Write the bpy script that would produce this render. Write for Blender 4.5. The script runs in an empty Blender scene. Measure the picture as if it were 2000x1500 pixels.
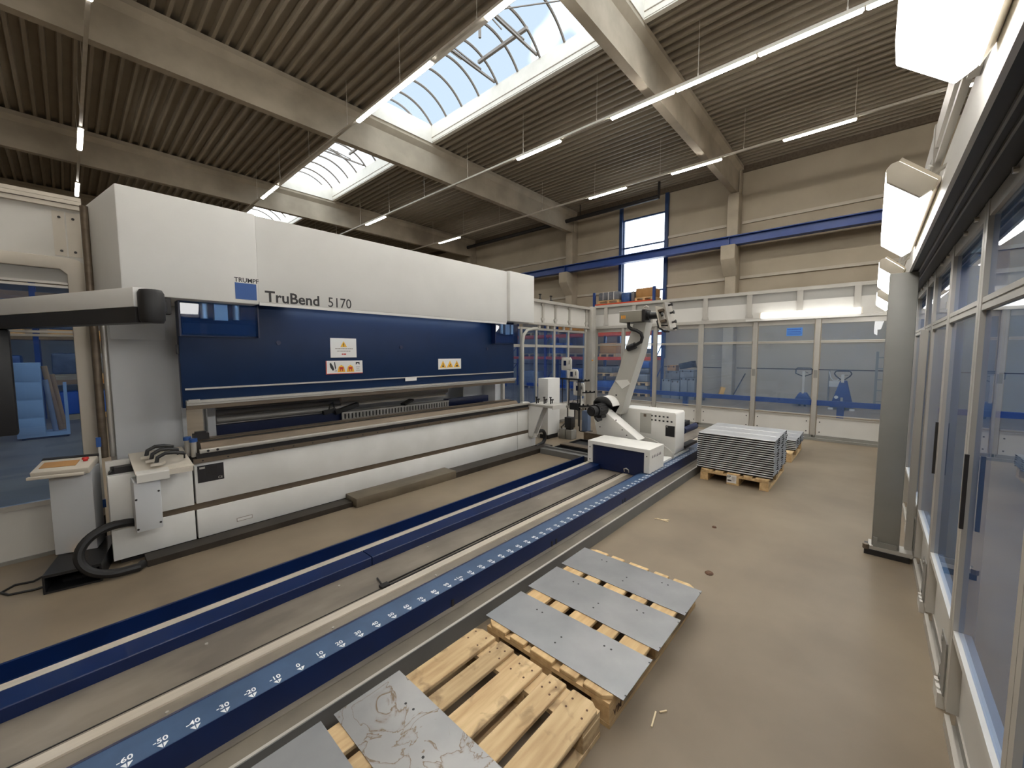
import bpy, bmesh, math, random
from mathutils import Vector, Matrix
random.seed(7)
PI = math.pi
sc = bpy.context.scene
COL = sc.collection

# ------------------------------------------------------------------ camera
EYE = 1.72
F_PX, YAW, PITCH, ROLL = 779.71, math.radians(41.998), math.radians(4.385), math.radians(-0.115)
_f = Vector((math.cos(PITCH) * math.cos(YAW), math.cos(PITCH) * math.sin(YAW), -math.sin(PITCH)))
_r = Vector((math.sin(YAW), -math.cos(YAW), 0))
_u = _r.cross(_f)
_r2 = _r * math.cos(ROLL) + _u * math.sin(ROLL)
_u2 = -_r * math.sin(ROLL) + _u * math.cos(ROLL)
cam = bpy.data.cameras.new('camera')
cam.sensor_width = 36
cam.lens = F_PX / 2000 * 36
cam.clip_start = 0.02
cam.clip_end = 200
camo = bpy.data.objects.new('camera', cam)
COL.objects.link(camo)
M = Matrix((_r2, _u2, -_f)).transposed().to_4x4()
M.translation = Vector((0, 0, EYE))
camo.matrix_world = M
sc.camera = camo

# ------------------------------------------------------------------ world, exposure
SKY = 5.0
wd = bpy.data.worlds.new('sky')
sc.world = wd
wd.use_nodes = True
nt = wd.node_tree
nt.nodes.clear()
o = nt.nodes.new('ShaderNodeOutputWorld')
bg = nt.nodes.new('ShaderNodeBackground')
tc = nt.nodes.new('ShaderNodeTexCoord')
ns = nt.nodes.new('ShaderNodeTexNoise')
ns.inputs['Scale'].default_value = 2.6
ns.inputs['Detail'].default_value = 4
cr = nt.nodes.new('ShaderNodeValToRGB')
cr.color_ramp.elements[0].position = 0.42
cr.color_ramp.elements[0].color = (0.14, 0.172, 0.205, 1)
cr.color_ramp.elements[1].position = 0.55
cr.color_ramp.elements[1].color = (0.92, 0.97, 1.0, 1)
nt.links.new(tc.outputs['Generated'], ns.inputs['Vector'])
nt.links.new(ns.outputs['Fac'], cr.inputs['Fac'])
nt.links.new(cr.outputs['Color'], bg.inputs['Color'])
bg.inputs['Strength'].default_value = SKY
nt.links.new(bg.outputs[0], o.inputs[0])
vs = sc.view_settings
vs.view_transform = 'Standard'
vs.look = 'None'
vs.gamma = 1
vs.use_curve_mapping = False
vs.exposure = 0.0
cy = sc.cycles
cy.use_denoising = True
cy.max_bounces = 9
cy.diffuse_bounces = 5
cy.glossy_bounces = 4
cy.transmission_bounces = 6
cy.transparent_max_bounces = 24
cy.sample_clamp_indirect = 6
cy.caustics_reflective = False
cy.caustics_refractive = False
TUBE = 80.0        # strength of the hall tube lights
WALL_LAMP = 20.0    # strength of the lamps on the glass enclosure

# ------------------------------------------------------------------ materials
def S(r, g, b):
    return tuple((c / 255 / 12.92 if c / 255 <= 0.04045 else ((c / 255 + 0.055) / 1.055) ** 2.4) for c in (r, g, b))

MATS = {}
def mat(name, rgb, rough=0.5, metal=0.0, var=0.06, scale=6.0, bump=0.0, spec=0.5, stretch=None, rgb2=None, detail=4, coat=0.0, ramp=(0.35, 0.65)):
    m = bpy.data.materials.new(name)
    m.use_nodes = True
    t = m.node_tree
    b = t.nodes['Principled BSDF']
    c = S(*rgb)
    c2 = S(*rgb2) if rgb2 else tuple(x * (1 - var) for x in c)
    c1 = c if rgb2 else tuple(min(1, x * (1 + var)) for x in c)
    tc = t.nodes.new('ShaderNodeTexCoord')
    mp = t.nodes.new('ShaderNodeMapping')
    if stretch:
        mp.inputs['Scale'].default_value = stretch
    n = t.nodes.new('ShaderNodeTexNoise')
    n.inputs['Scale'].default_value = scale
    n.inputs['Detail'].default_value = detail
    r = t.nodes.new('ShaderNodeValToRGB')
    r.color_ramp.elements[0].position = ramp[0]
    r.color_ramp.elements[1].position = ramp[1]
    r.color_ramp.elements[0].color = (*c2, 1)
    r.color_ramp.elements[1].color = (*c1, 1)
    t.links.new(tc.outputs['Object'], mp.inputs['Vector'])
    t.links.new(mp.outputs[0], n.inputs['Vector'])
    t.links.new(n.outputs['Fac'], r.inputs['Fac'])
    t.links.new(r.outputs['Color'], b.inputs['Base Color'])
    b.inputs['Roughness'].default_value = rough
    b.inputs['Metallic'].default_value = metal
    b.inputs['Specular IOR Level'].default_value = spec
    if coat:
        b.inputs['Coat Weight'].default_value = coat
        b.inputs['Coat Roughness'].default_value = 0.15
    if bump:
        bp = t.nodes.new('ShaderNodeBump')
        bp.inputs['Strength'].default_value = bump
        bp.inputs['Distance'].default_value = 0.01
        t.links.new(n.outputs['Fac'], bp.inputs['Height'])
        t.links.new(bp.outputs[0], b.inputs['Normal'])
    MATS[name] = m
    return m

def emit(name, rgb, strength):
    m = bpy.data.materials.new(name)
    m.use_nodes = True
    t = m.node_tree
    t.nodes.clear()
    o = t.nodes.new('ShaderNodeOutputMaterial')
    e = t.nodes.new('ShaderNodeEmission')
    e.inputs['Color'].default_value = (*rgb, 1)
    e.inputs['Strength'].default_value = strength
    t.links.new(e.outputs[0], o.inputs[0])
    MATS[name] = m
    return m

def glass(name, tint, haze, hazecol, ior=1.45, rough=0.0, refl=1.0):
    """clear pane: tinted see-through + fresnel mirror + a little scatter of its protective film"""
    m = bpy.data.materials.new(name)
    m.use_nodes = True
    t = m.node_tree
    t.nodes.clear()
    o = t.nodes.new('ShaderNodeOutputMaterial')
    tr = t.nodes.new('ShaderNodeBsdfTransparent')
    tr.inputs['Color'].default_value = (*tint, 1)
    df = t.nodes.new('ShaderNodeBsdfDiffuse')
    df.inputs['Color'].default_value = (*hazecol, 1)
    n = t.nodes.new('ShaderNodeTexNoise')
    n.inputs['Scale'].default_value = 1.3
    tcn = t.nodes.new('ShaderNodeTexCoord')
    t.links.new(tcn.outputs['Object'], n.inputs['Vector'])
    mr = t.nodes.new('ShaderNodeMapRange')
    mr.inputs['To Min'].default_value = haze * 0.7
    mr.inputs['To Max'].default_value = haze * 1.3
    t.links.new(n.outputs['Fac'], mr.inputs['Value'])
    mx = t.nodes.new('ShaderNodeMixShader')
    t.links.new(mr.outputs[0], mx.inputs[0])
    t.links.new(tr.outputs[0], mx.inputs[1])
    t.links.new(df.outputs[0], mx.inputs[2])
    gl = t.nodes.new('ShaderNodeBsdfGlossy')
    gl.inputs['Roughness'].default_value = rough
    gl.inputs['Color'].default_value = (refl, refl, refl, 1)
    fr = t.nodes.new('ShaderNodeFresnel')
    fr.inputs['IOR'].default_value = ior
    m2 = t.nodes.new('ShaderNodeMixShader')
    ge = t.nodes.new('ShaderNodeNewGeometry')
    inv = t.nodes.new('ShaderNodeMath')
    inv.operation = 'SUBTRACT'
    inv.inputs[0].default_value = 1.0
    t.links.new(ge.outputs['Backfacing'], inv.inputs[1])
    mu = t.nodes.new('ShaderNodeMath')
    mu.operation = 'MULTIPLY'
    t.links.new(fr.outputs[0], mu.inputs[0])
    t.links.new(inv.outputs[0], mu.inputs[1])
    t.links.new(mu.outputs[0], m2.inputs[0])
    t.links.new(mx.outputs[0], m2.inputs[1])
    t.links.new(gl.outputs[0], m2.inputs[2])
    t.links.new(m2.outputs[0], o.inputs[0])
    MATS[name] = m
    return m

FLOOR = mat('concrete_floor', (134, 120, 101), 0.5, var=0.1, scale=1.1, bump=0.03, spec=0.35, rgb2=(116, 103, 86), detail=8)
DECK = mat('roof_deck_paint', (150, 140, 124), 0.6, var=0.05, scale=2)
CONC = mat('precast_concrete', (184, 174, 156), 0.8, scale=1.5, rgb2=(165, 155, 138), bump=0.03, detail=7)
WALLM = mat('wall_panel_paint', (178, 167, 148), 0.7, scale=0.8, rgb2=(168, 157, 138))
WALLRAIL = mat('wall_rail_steel', (190, 182, 168), 0.5, scale=2)
WHITE = mat('press_white', (218, 217, 213), 0.42, var=0.02, scale=3)
PANELW = mat('apron_white', (226, 225, 221), 0.45, scale=2.5, rgb2=(214, 213, 208), detail=8)
SIDEW = mat('side_housing_grey', (196, 198, 200), 0.5, var=0.03, scale=2)
BLUE = mat('press_blue', (5, 35, 72), 0.45, var=0.06, scale=4, spec=0.3)
RAILB = mat('rail_blue', (5, 30, 74), 0.34, var=0.12, scale=5, detail=6, spec=0.4)
NAVY = mat('navy_panel', (8, 24, 62), 0.4, var=0.05, scale=4)
STEEL = mat('worn_steel', (150, 140, 127), 0.4, 0.35, scale=2.2, rgb2=(122, 114, 104), detail=9, stretch=(1, 2.2, 2))
BRIGHT = mat('polished_guide_steel', (224, 213, 196), 0.3, 0.45, var=0.06, scale=5, stretch=(0.4, 6, 6))
DKSTEEL = mat('brown_tool_steel', (112, 100, 86), 0.45, 0.6, var=0.15, scale=4, stretch=(0.5, 4, 4), detail=7)
ALU = mat('aluminium_profile', (196, 192, 184), 0.35, 0.55, var=0.05, scale=5)
ALUF = mat('partition_profile', (186, 182, 174), 0.4, 0.35, var=0.04, scale=3)
GATEW = mat('gate_cream_paint', (198, 190, 176), 0.5, var=0.03, scale=2)
BANDW = mat('partition_white_sheet', (206, 203, 196), 0.5, var=0.03, scale=2)
BANDG = mat('partition_grey_sheet', (168, 166, 160), 0.5, var=0.03, scale=2)
POSTG = mat('grey_post_paint', (132, 130, 124), 0.5, var=0.05, scale=3)
BLACK = mat('black_plastic', (24, 24, 26), 0.45, var=0.1, scale=8)
RUBBER = mat('black_rubber', (20, 19, 20), 0.55, var=0.1, scale=8)
DARK = mat('dark_steel', (44, 42, 42), 0.5, 0.3, var=0.12, scale=6)
DUCT = mat('cable_duct_steel', (58, 52, 46), 0.5, 0.4, var=0.2, scale=5, detail=7)
DUCTL = mat('cable_duct_cover', (110, 100, 84), 0.5, 0.4, var=0.15, scale=4, detail=7)
KERB = mat('kerb_steel', (128, 120, 106), 0.55, 0.3, scale=3, rgb2=(104, 98, 88), detail=8)
KERBF = mat('kerb_grey_face', (112, 112, 110), 0.5, 0.3, var=0.08, scale=4)
ROBW = mat('robot_white', (222, 220, 214), 0.42, var=0.03, scale=4)
ROBG = mat('robot_grey', (172, 170, 162), 0.45, var=0.03, scale=4)
HEADG = mat('robot_head_grey', (138, 134, 122), 0.45, var=0.05, scale=4)
ORANGE = mat('warning_orange', (236, 160, 40), 0.5)
YELLOW = mat('sign_yellow', (236, 180, 50), 0.5)
REDP = mat('rack_red', (214, 76, 40), 0.5, var=0.08, scale=5)
SIGNW = mat('sign_white', (226, 224, 220), 0.5, var=0.01)
INK = mat('ink_black', (34, 32, 34), 0.5, var=0.02)
INKG = mat('ink_grey', (150, 140, 132), 0.5, var=0.02)
SIGNR = mat('sign_red', (190, 60, 44), 0.5, var=0.02)
LOGOB = mat('logo_blue', (42, 84, 150), 0.45, var=0.01)
SHEET = mat('galvanised_sheet', (156, 157, 159), 0.36, 0.75, scale=3, rgb2=(140, 142, 145), detail=8)
PROF = mat('folded_steel', (200, 201, 202), 0.34, 0.55, var=0.08, scale=5)
RED = mat('stop_red', (205, 40, 36), 0.4)
BLUEP = mat('truck_blue', (24, 58, 122), 0.4, var=0.06)
GUARD = mat('guard_rail_blue', (14, 54, 128), 0.4, var=0.06)
CRANE = mat('crane_beam_blue', (24, 62, 136), 0.4, var=0.06)
CARD = mat('cardboard', (172, 128, 78), 0.75, var=0.1, scale=4)
WRAP = mat('wrapped_goods_blue', (54, 86, 140), 0.3, var=0.25, scale=7)
WRAPG = mat('wrapped_goods_grey', (104, 106, 112), 0.35, var=0.2, scale=7)
CRATE = mat('crate_grey', (128, 132, 140), 0.6, var=0.1, scale=3)
CRATEB = mat('crate_blue', (44, 88, 170), 0.5, var=0.1, scale=3)
CABG = mat('tool_cabinet_grey', (160, 178, 196), 0.5, var=0.03)
BROWN = mat('leaf_brown', (86, 58, 36), 0.7, var=0.2, scale=20)
CURB = mat('skylight_curb_white', (226, 222, 212), 0.6, var=0.03)
FRAMEG = mat('skylight_frame', (120, 112, 104), 0.5, 0.2)
WINF = mat('window_frame_blue', (34, 62, 108), 0.4)
SPLINT = mat('pale_splinter', (214, 196, 160), 0.7)
LAMPBODY = mat('lamp_cream_housing', (224, 216, 200), 0.5)
TRACK = mat('light_track_white', (206, 200, 188), 0.5)
MARKW = mat('scale_white', (232, 234, 236), 0.5, var=0.01)
TUBEM = emit('led_tube', (1.0, 0.95, 0.87), TUBE)
LAMPM = emit('wall_lamp_diffuser', (1.0, 0.985, 0.955), WALL_LAMP)
LAMPF = emit('far_lamp_diffuser', (1.0, 0.985, 0.955), 3.0)
LEDM = emit('ram_led_strip', (0.72, 0.86, 1.0), 9.0)
INDM = emit('pilot_light', (1.0, 0.5, 0.12), 4.0)
PANE = glass('enclosure_pane', (0.89, 0.945, 1.0), 0.09, S(136, 172, 222))
PANER = glass('enclosure_pane_right', (0.63, 0.79, 0.985), 0.09, S(60, 110, 200))
PANEB = glass('enclosure_pane_blue', (0.64, 0.79, 0.985), 0.10, S(70, 104, 170))
PANEC = glass('machine_pane', (0.66, 0.8, 0.97), 0.06, S(60, 110, 190))
SKYP = glass('skylight_pane', (0.97, 0.985, 1.0), 0.02, S(230, 235, 240), refl=0.6)

def wood_mat(name, c1, c2):
    m = mat(name, c1, 0.75, rgb2=c2, scale=3.0, stretch=(1.0, 9.0, 9.0), detail=9, bump=0.12, ramp=(0.3, 0.7))
    t = m.node_tree
    b = t.nodes['Principled BSDF']
    oi = t.nodes.new('ShaderNodeObjectInfo')
    hs = t.nodes.new('ShaderNodeHueSaturation')
    mr = t.nodes.new('ShaderNodeMapRange')
    mr.inputs['To Min'].default_value = 0.85
    mr.inputs['To Max'].default_value = 1.12
    t.links.new(oi.outputs['Random'], mr.inputs['Value'])
    t.links.new(mr.outputs[0], hs.inputs['Value'])
    src = b.inputs['Base Color'].links[0].from_socket
    t.links.new(src, hs.inputs['Color'])
    t.links.new(hs.outputs[0], b.inputs['Base Color'])
    return m
def knots(m):
    t = m.node_tree
    b = t.nodes['Principled BSDF']
    tc = t.nodes.new('ShaderNodeTexCoord')
    n = t.nodes.new('ShaderNodeTexNoise')
    n.inputs['Scale'].default_value = 11.0
    n.inputs['Detail'].default_value = 7
    n.inputs['Distortion'].default_value = 0.6
    t.links.new(tc.outputs['Object'], n.inputs['Vector'])
    r = t.nodes.new('ShaderNodeValToRGB')
    r.color_ramp.elements[0].position = 0.56
    r.color_ramp.elements[0].color = (0, 0, 0, 1)
    r.color_ramp.elements[1].position = 0.72
    r.color_ramp.elements[1].color = (0.75, 0.75, 0.75, 1)
    t.links.new(n.outputs['Fac'], r.inputs['Fac'])
    mx = t.nodes.new('ShaderNodeMix')
    mx.data_type = 'RGBA'
    src = b.inputs['Base Color'].links[0].from_socket
    t.links.new(r.outputs['Color'], mx.inputs['Factor'])
    t.links.new(src, mx.inputs[6])
    mx.inputs[7].default_value = (*S(122, 98, 70), 1)
    t.links.new(mx.outputs[2], b.inputs['Base Color'])
WOOD = wood_mat('pallet_wood', (204, 178, 136), (168, 138, 98))
knots(WOOD)
WOODN = wood_mat('pallet_wood_fresh', (214, 184, 136), (184, 150, 104))

def stained_mat():
    m = mat('stained_sheet', (162, 161, 160), 0.34, 0.7, rgb2=(144, 144, 145), scale=3, detail=8)
    t = m.node_tree
    b = t.nodes['Principled BSDF']
    tc = t.nodes.new('ShaderNodeTexCoord')
    n = t.nodes.new('ShaderNodeTexNoise')
    n.inputs['Scale'].default_value = 5.5
    n.inputs['Detail'].default_value = 5
    n.inputs['Distortion'].default_value = 0.9
    t.links.new(tc.outputs['Object'], n.inputs['Vector'])
    r = t.nodes.new('ShaderNodeValToRGB')
    e = r.color_ramp.elements
    e[0].position = 0.49
    e[0].color = (0, 0, 0, 1)
    e[1].position = 0.498
    e[1].color = (1, 1, 1, 1)
    x = r.color_ramp.elements.new(0.51)
    x.color = (0.2, 0.2, 0.2, 1)
    x = r.color_ramp.elements.new(0.54)
    x.color = (0, 0, 0, 1)
    t.links.new(n.outputs['Fac'], r.inputs['Fac'])
    mx = t.nodes.new('ShaderNodeMix')
    mx.data_type = 'RGBA'
    src = b.inputs['Base Color'].links[0].from_socket
    t.links.new(r.outputs['Color'], mx.inputs['Factor'])
    t.links.new(src, mx.inputs[6])
    mx.inputs[7].default_value = (*S(112, 92, 68), 1)
    t.links.new(mx.outputs[2], b.inputs['Base Color'])
    return m
STAIN = stained_mat()

# ------------------------------------------------------------------ mesh builder
class MB:
    def __init__(s):
        s.v = []
        s.f = []
        s.sm = []

    def add(s, vs, fs, smooth=False):
        n = len(s.v)
        s.v += [tuple(p) for p in vs]
        s.f += [tuple(i + n for i in f) for f in fs]
        s.sm += [smooth] * len(fs)
        return s

    def box(s, x0, x1, y0, y1, z0, z1):
        vs = [(x, y, z) for z in (z0, z1) for y in (y0, y1) for x in (x0, x1)]
        return s.add(vs, [(0, 2, 3, 1), (4, 5, 7, 6), (0, 1, 5, 4), (2, 6, 7, 3), (0, 4, 6, 2), (1, 3, 7, 5)])

    def obox(s, mtx, dx, dy, dz):
        vs = [mtx @ Vector((x, y, z)) for z in (-dz / 2, dz / 2) for y in (-dy / 2, dy / 2) for x in (-dx / 2, dx / 2)]
        return s.add(vs, [(0, 2, 3, 1), (4, 5, 7, 6), (0, 1, 5, 4), (2, 6, 7, 3), (0, 4, 6, 2), (1, 3, 7, 5)])

    def bar(s, p0, p1, w, h=None, up=(0, 0, 1)):
        """square bar from p0 to p1"""
        p0, p1 = Vector(p0), Vector(p1)
        h = h or w
        d = (p1 - p0)
        L = d.length
        d.normalize()
        u = Vector(up)
        if abs(d.dot(u)) > 0.98:
            u = Vector((1, 0, 0))
        a = d.cross(u).normalized()
        b = a.cross(d).normalized()
        m = Matrix((d, a, b)).transposed().to_4x4()
        m.translation = (p0 + p1) / 2
        return s.obox(m, L, w, h)

    def prism(s, poly, axis, a0, a1):
        """poly: 2D points. axis 'x': (y,z); 'y': (x,z); 'z': (x,y)"""
        def P(p, a):
            return {'x': (a, p[0], p[1]), 'y': (p[0], a, p[1]), 'z': (p[0], p[1], a)}[axis]
        n = len(poly)
        vs = [P(p, a0) for p in poly] + [P(p, a1) for p in poly]
        fs = [tuple(range(n)), tuple(range(2 * n - 1, n - 1, -1))]
        fs += [(i, i + n, (i + 1) % n + n, (i + 1) % n) for i in range(n)]
        return s.add(vs, fs)

    def cyl(s, p0, p1, r0, r1=None, n=16, smooth=True):
        r1 = r0 if r1 is None else r1
        p0, p1 = Vector(p0), Vector(p1)
        d = (p1 - p0).normalized()
        u = Vector((0, 0, 1)) if abs(d.z) < 0.9 else Vector((1, 0, 0))
        a = d.cross(u).normalized()
        b = d.cross(a)
        vs = []
        for p, r in ((p0, r0), (p1, r1)):
            vs += [p + (a * math.cos(2 * PI * i / n) + b * math.sin(2 * PI * i / n)) * r for i in range(n)]
        s.add(vs, [(i, (i + 1) % n, (i + 1) % n + n, i + n) for i in range(n)], smooth)
        return s.add(vs, [tuple(range(n - 1, -1, -1)), tuple(range(n, 2 * n))], False)

    def tube(s, pts, r, n=10, closed=False):
        pts = [Vector(p) for p in pts]
        m = len(pts)
        vs = []
        pa = None
        for i, p in enumerate(pts):
            if closed:
                d = (pts[(i + 1) % m] - pts[i - 1]).normalized()
            else:
                d = (pts[min(i + 1, m - 1)] - pts[max(i - 1, 0)]).normalized()
            if pa is None:
                u = Vector((0, 0, 1)) if abs(d.z) < 0.9 else Vector((1, 0, 0))
                a = d.cross(u).normalized()
            else:
                a = (pa - d * pa.dot(d)).normalized()
            pa = a
            b = d.cross(a)
            vs += [p + (a * math.cos(2 * PI * k / n) + b * math.sin(2 * PI * k / n)) * r for k in range(n)]
        fs = []
        for i in range(m if closed else m - 1):
            j = (i + 1) % m
            fs += [(i * n + k, i * n + (k + 1) % n, j * n + (k + 1) % n, j * n + k) for k in range(n)]
        s.add(vs, fs, True)
        if not closed:
            s.add(vs, [tuple(range(n - 1, -1, -1)), tuple(range((m - 1) * n, m * n))], False)
        return s

    def lathe(s, prof, c, axis='z', n=20):
        """prof: (radius, height) pairs"""
        vs = []
        for r, h in prof:
            for i in range(n):
                a = 2 * PI * i / n
                x, y = r * math.cos(a), r * math.sin(a)
                p = {'z': (x, y, h), 'x': (h, x, y), 'y': (x, h, y)}[axis]
                vs.append((c[0] + p[0], c[1] + p[1], c[2] + p[2]))
        fs = [(j * n + i, j * n + (i + 1) % n, (j + 1) * n + (i + 1) % n, (j + 1) * n + i) for j in range(len(prof) - 1) for i in range(n)]
        return s.add(vs, fs, True)

    def text(s, body, size, mtx, bold=0.0, depth=0.0006, align='LEFT', sx=1.0):
        cu = bpy.data.curves.new('t', 'FONT')
        cu.body = body
        cu.size = size
        cu.align_x = align
        cu.offset = bold
        cu.extrude = depth
        cu.resolution_u = 3
        ob = bpy.data.objects.new('t', cu)
        COL.objects.link(ob)
        dg = bpy.context.evaluated_depsgraph_get()
        me = bpy.data.meshes.new_from_object(ob.evaluated_get(dg))
        vs = [mtx @ Vector((v.co.x * sx, v.co.y, v.co.z)) for v in me.vertices]
        fs = [tuple(p.vertices) for p in me.polygons]
        s.add(vs, fs)
        bpy.data.objects.remove(ob)
        bpy.data.curves.remove(cu)
        bpy.data.meshes.remove(me)
        return s

    def build(s, name, m, parent=None, bevel=0.0, seg=2, kind=None, label=None, sharp=35):
        off = Vector((0, 0, 0))
        if parent is not None:
            off = ROOT.get(parent.name, Vector((0, 0, 0)))
        me = bpy.data.meshes.new(name)
        me.from_pydata([tuple(Vector(p) - off) for p in s.v], [], s.f)
        bm = bmesh.new()
        bm.from_mesh(me)
        bmesh.ops.remove_doubles(bm, verts=bm.verts, dist=1e-5)
        if bevel:
            bmesh.ops.recalc_face_normals(bm, faces=bm.faces)
            ed = [e for e in bm.edges if len(e.link_faces) == 2 and e.calc_face_angle(0) > math.radians(40)]
            bmesh.ops.bevel(bm, geom=ed, offset=bevel, segments=seg, profile=0.5, affect='EDGES', clamp_overlap=True)
            for f in bm.faces:
                f.smooth = True
        bmesh.ops.recalc_face_normals(bm, faces=bm.faces)
        bm.to_mesh(me)
        bm.free()
        if not bevel and any(s.sm) and len(me.polygons) == len(s.sm):
            me.polygons.foreach_set('use_smooth', s.sm)
        elif not bevel and any(s.sm):
            me.polygons.foreach_set('use_smooth', [True] * len(me.polygons))
        if bevel or any(s.sm):
            me.set_sharp_from_angle(angle=math.radians(sharp))
        me.materials.append(m)
        ob = bpy.data.objects.new(name, me)
        COL.objects.link(ob)
        if parent is not None:
            ob.parent = parent
            ROOT[ob.name] = off
        if kind:
            ob['kind'] = kind
        if label:
            ob['label'] = label
        return ob

ROOT = {}
def box(*a):
    return MB().box(*a)

def thing(name, label, cat, loc, group=None, kind=None):
    o = bpy.data.objects.new(name, None)
    o.empty_display_size = 0.1
    COL.objects.link(o)
    o.location = loc
    ROOT[o.name] = Vector(loc)
    if label:
        o['label'] = label
        o['category'] = cat
    if group:
        o['group'] = group
    if kind:
        o['kind'] = kind
    return o

def tag(o, label, cat, group=None):
    o['label'] = label
    o['category'] = cat
    if group:
        o['group'] = group
    return o

def dup(o, loc=None, label=None, parent=None, rot=None):
    c = o.copy()
    COL.objects.link(c)
    if parent is not None:
        c.parent = parent
    if loc is not None:
        c.location = loc
        ROOT[c.name] = Vector(loc)
    if rot is not None:
        c.rotation_euler = rot
    if label:
        c['label'] = label
    for ch in list(o.children):
        dup(ch, parent=c)
    return c

def FRONT(x, y, z):
    """text frame on a surface facing the camera side (-Y): reads left to right along +X"""
    return Matrix(((1, 0, 0, x), (0, 0, -1, y), (0, 1, 0, z), (0, 0, 0, 1)))

# ================================================================== THE HALL
XB, YL, YR, XR = 17.2, 33.0, -9.0, -9.0
ZD = 8.6
BEAMS = (4.08, 11.28, 18.6, 25.8)
box(XR, XB + 0.3, YR, YL, -0.2, 0).build('floor', FLOOR, kind='structure')

def deck(x0, x1, name):
    pitch, d, t = 0.25, 0.11, 0.02
    x = x0
    prof = []
    while x < x1 - 0.01:
        for dx, z in ((0, ZD), (0.06, ZD), (0.085, ZD + d), (0.225, ZD + d), (0.25, ZD)):
            if x + dx <= x1 + 1e-6:
                prof.append((x + dx, z))
        x += pitch
    top = [(prof[-1][0], ZD + d + t), (prof[0][0], ZD + d + t)]
    vs = [(p[0], y, p[1]) for y in (YR, YL) for p in prof]
    n = len(prof)
    m = MB()
    m.add(vs, [(i, i + 1, i + 1 + n, i + n) for i in range(n - 1)])
    m.box(prof[0][0], prof[-1][0], YR, YL, ZD + d + 0.01, ZD + d + 0.01 + t)
    return m.build(name, DECK, kind='structure')
deck(XR, 6.25, 'ceiling')
deck(8.35, XB + 0.05, 'ceiling')

# back wall with the tall window opening
WY0, WY1, WZ0, WZ1 = 6.74, 8.70, 1.55, 7.7
m = MB()
m.box(XB, XB + 0.25, YR, WY0, 0, ZD + 0.2)
m.box(XB, XB + 0.25, WY1, YL, 0, ZD + 0.2)
m.box(XB, XB + 0.25, WY0, WY1, 0, WZ0)
m.box(XB, XB + 0.25, WY0, WY1, WZ1, ZD + 0.2)
wb = m.build('wall_back', WALLM, kind='structure')
for z, dz in ((6.56, 0.10), (4.55, 0.10)):
    for y0, y1 in ((YR, 3.85), (4.35, WY0), (WY1, 11.05), (11.55, 25)):
        box(XB - 0.07, XB, y0, y1, z - dz / 2, z + dz / 2).build('wall_rail', WALLRAIL, wb)
for y0, y1 in ((YR, 3.85), (4.35, WY0 - 0.1), (WY1 + 0.1, 25)):
    box(XB - 0.012, XB, y0, y1, 1.13, 1.16).build('panel_joint', DARK, wb)
box(XB - 0.1, XB, YR, YL, ZD - 0.22, ZD).build('wall_rail', DKSTEEL, wb)
for y in (WY0 - 0.06, WY1 + 0.04):
    box(XB - 0.12, XB - 0.005, y - 0.07, y + 0.07, 1.5, ZD - 0.22).build('window_post', WINF, wb)
box(XR - 0.2, XB, YL, YL + 0.2, 0, ZD + 0.2).build('wall_left', WALLM, kind='structure')
box(XR - 0.2, XB, YR - 0.2, YR, 0, ZD + 0.2).build('wall_right', WALLM, kind='structure')
box(XR - 0.2, XR, YR, YL, 0, ZD + 0.2).build('wall_rear', WALLM, kind='structure')

w1 = thing('window_1', None, None, (XB, (WY0 + WY1) / 2, WZ0), kind='structure')
m = MB()
for y in (WY0 + 0.03, WY1 - 0.03):
    m.box(XB + 0.02, XB + 0.1, y - 0.03, y + 0.03, WZ0, WZ1)
for z in (WZ0 + 0.03, 2.9, 4.45, 6.45, WZ1 - 0.03):
    m.box(XB + 0.02, XB + 0.1, WY0, WY1, z - 0.03, z + 0.03)
m.build('window_frame', WINF, w1)
for z0, z1 in ((WZ0 + 0.06, 2.87), (2.93, 4.42), (4.48, 6.42), (6.48, WZ1 - 0.06)):
    box(XB + 0.05, XB + 0.06, WY0 + 0.06, WY1 - 0.06, z0, z1).build('pane', SKYP, w1)

# roof beams on columns with crane corbels
for i, by in enumerate(BEAMS):
    m = MB()
    zb, zt = 7.6, ZD
    m.prism([(by - 0.1, zb), (by + 0.1, zb), (by + 0.1, zt - 0.26), (by + 0.22, zt - 0.12), (by + 0.22, zt), (by - 0.22, zt), (by - 0.22, zt - 0.12), (by - 0.1, zt - 0.26)], 'x', XR, XB - 0.02)
    b = m.build('trim_%d' % (i + 1), CONC, kind='structure')
    m = MB()
    m.box(XB - 0.5, XB - 0.002, by - 0.19, by + 0.19, 0, zb - 0.02)
    m.box(XB - 0.3, XB - 0.002, by - 0.19, by - 0.115, zb - 0.02, zt - 0.02)
    m.box(XB - 0.3, XB - 0.002, by + 0.115, by + 0.19, zb - 0.02, zt - 0.02)
    m.prism([(XB - 0.5, 4.55), (XB - 1.0, 5.12), (XB - 1.0, 5.62), (XB - 0.5, 5.62)], 'y', by - 0.24, by + 0.24)
    m.build('trim_%d' % (i + 11), CONC, kind='structure', bevel=0.02, seg=1)

cb = thing('crane_runway_beam', 'long blue crane runway beam carried on the wall corbels across the tall window', 'crane beam', (XB - 0.75, 4, 5.62))
m = MB()
m.box(XB - 0.9, XB - 0.6, YR + 0.02, 31, 5.92, 5.95).box(XB - 0.9, XB - 0.6, YR + 0.02, 31, 5.62, 5.65).box(XB - 0.76, XB - 0.74, YR + 0.02, 31, 5.65, 5.92)
m.build('i_beam', CRANE, cb)
for by in BEAMS:
    box(XB - 0.88, XB - 0.62, by - 0.01, by + 0.01, 5.65, 5.92).build('stiffener', CRANE, cb)

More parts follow.
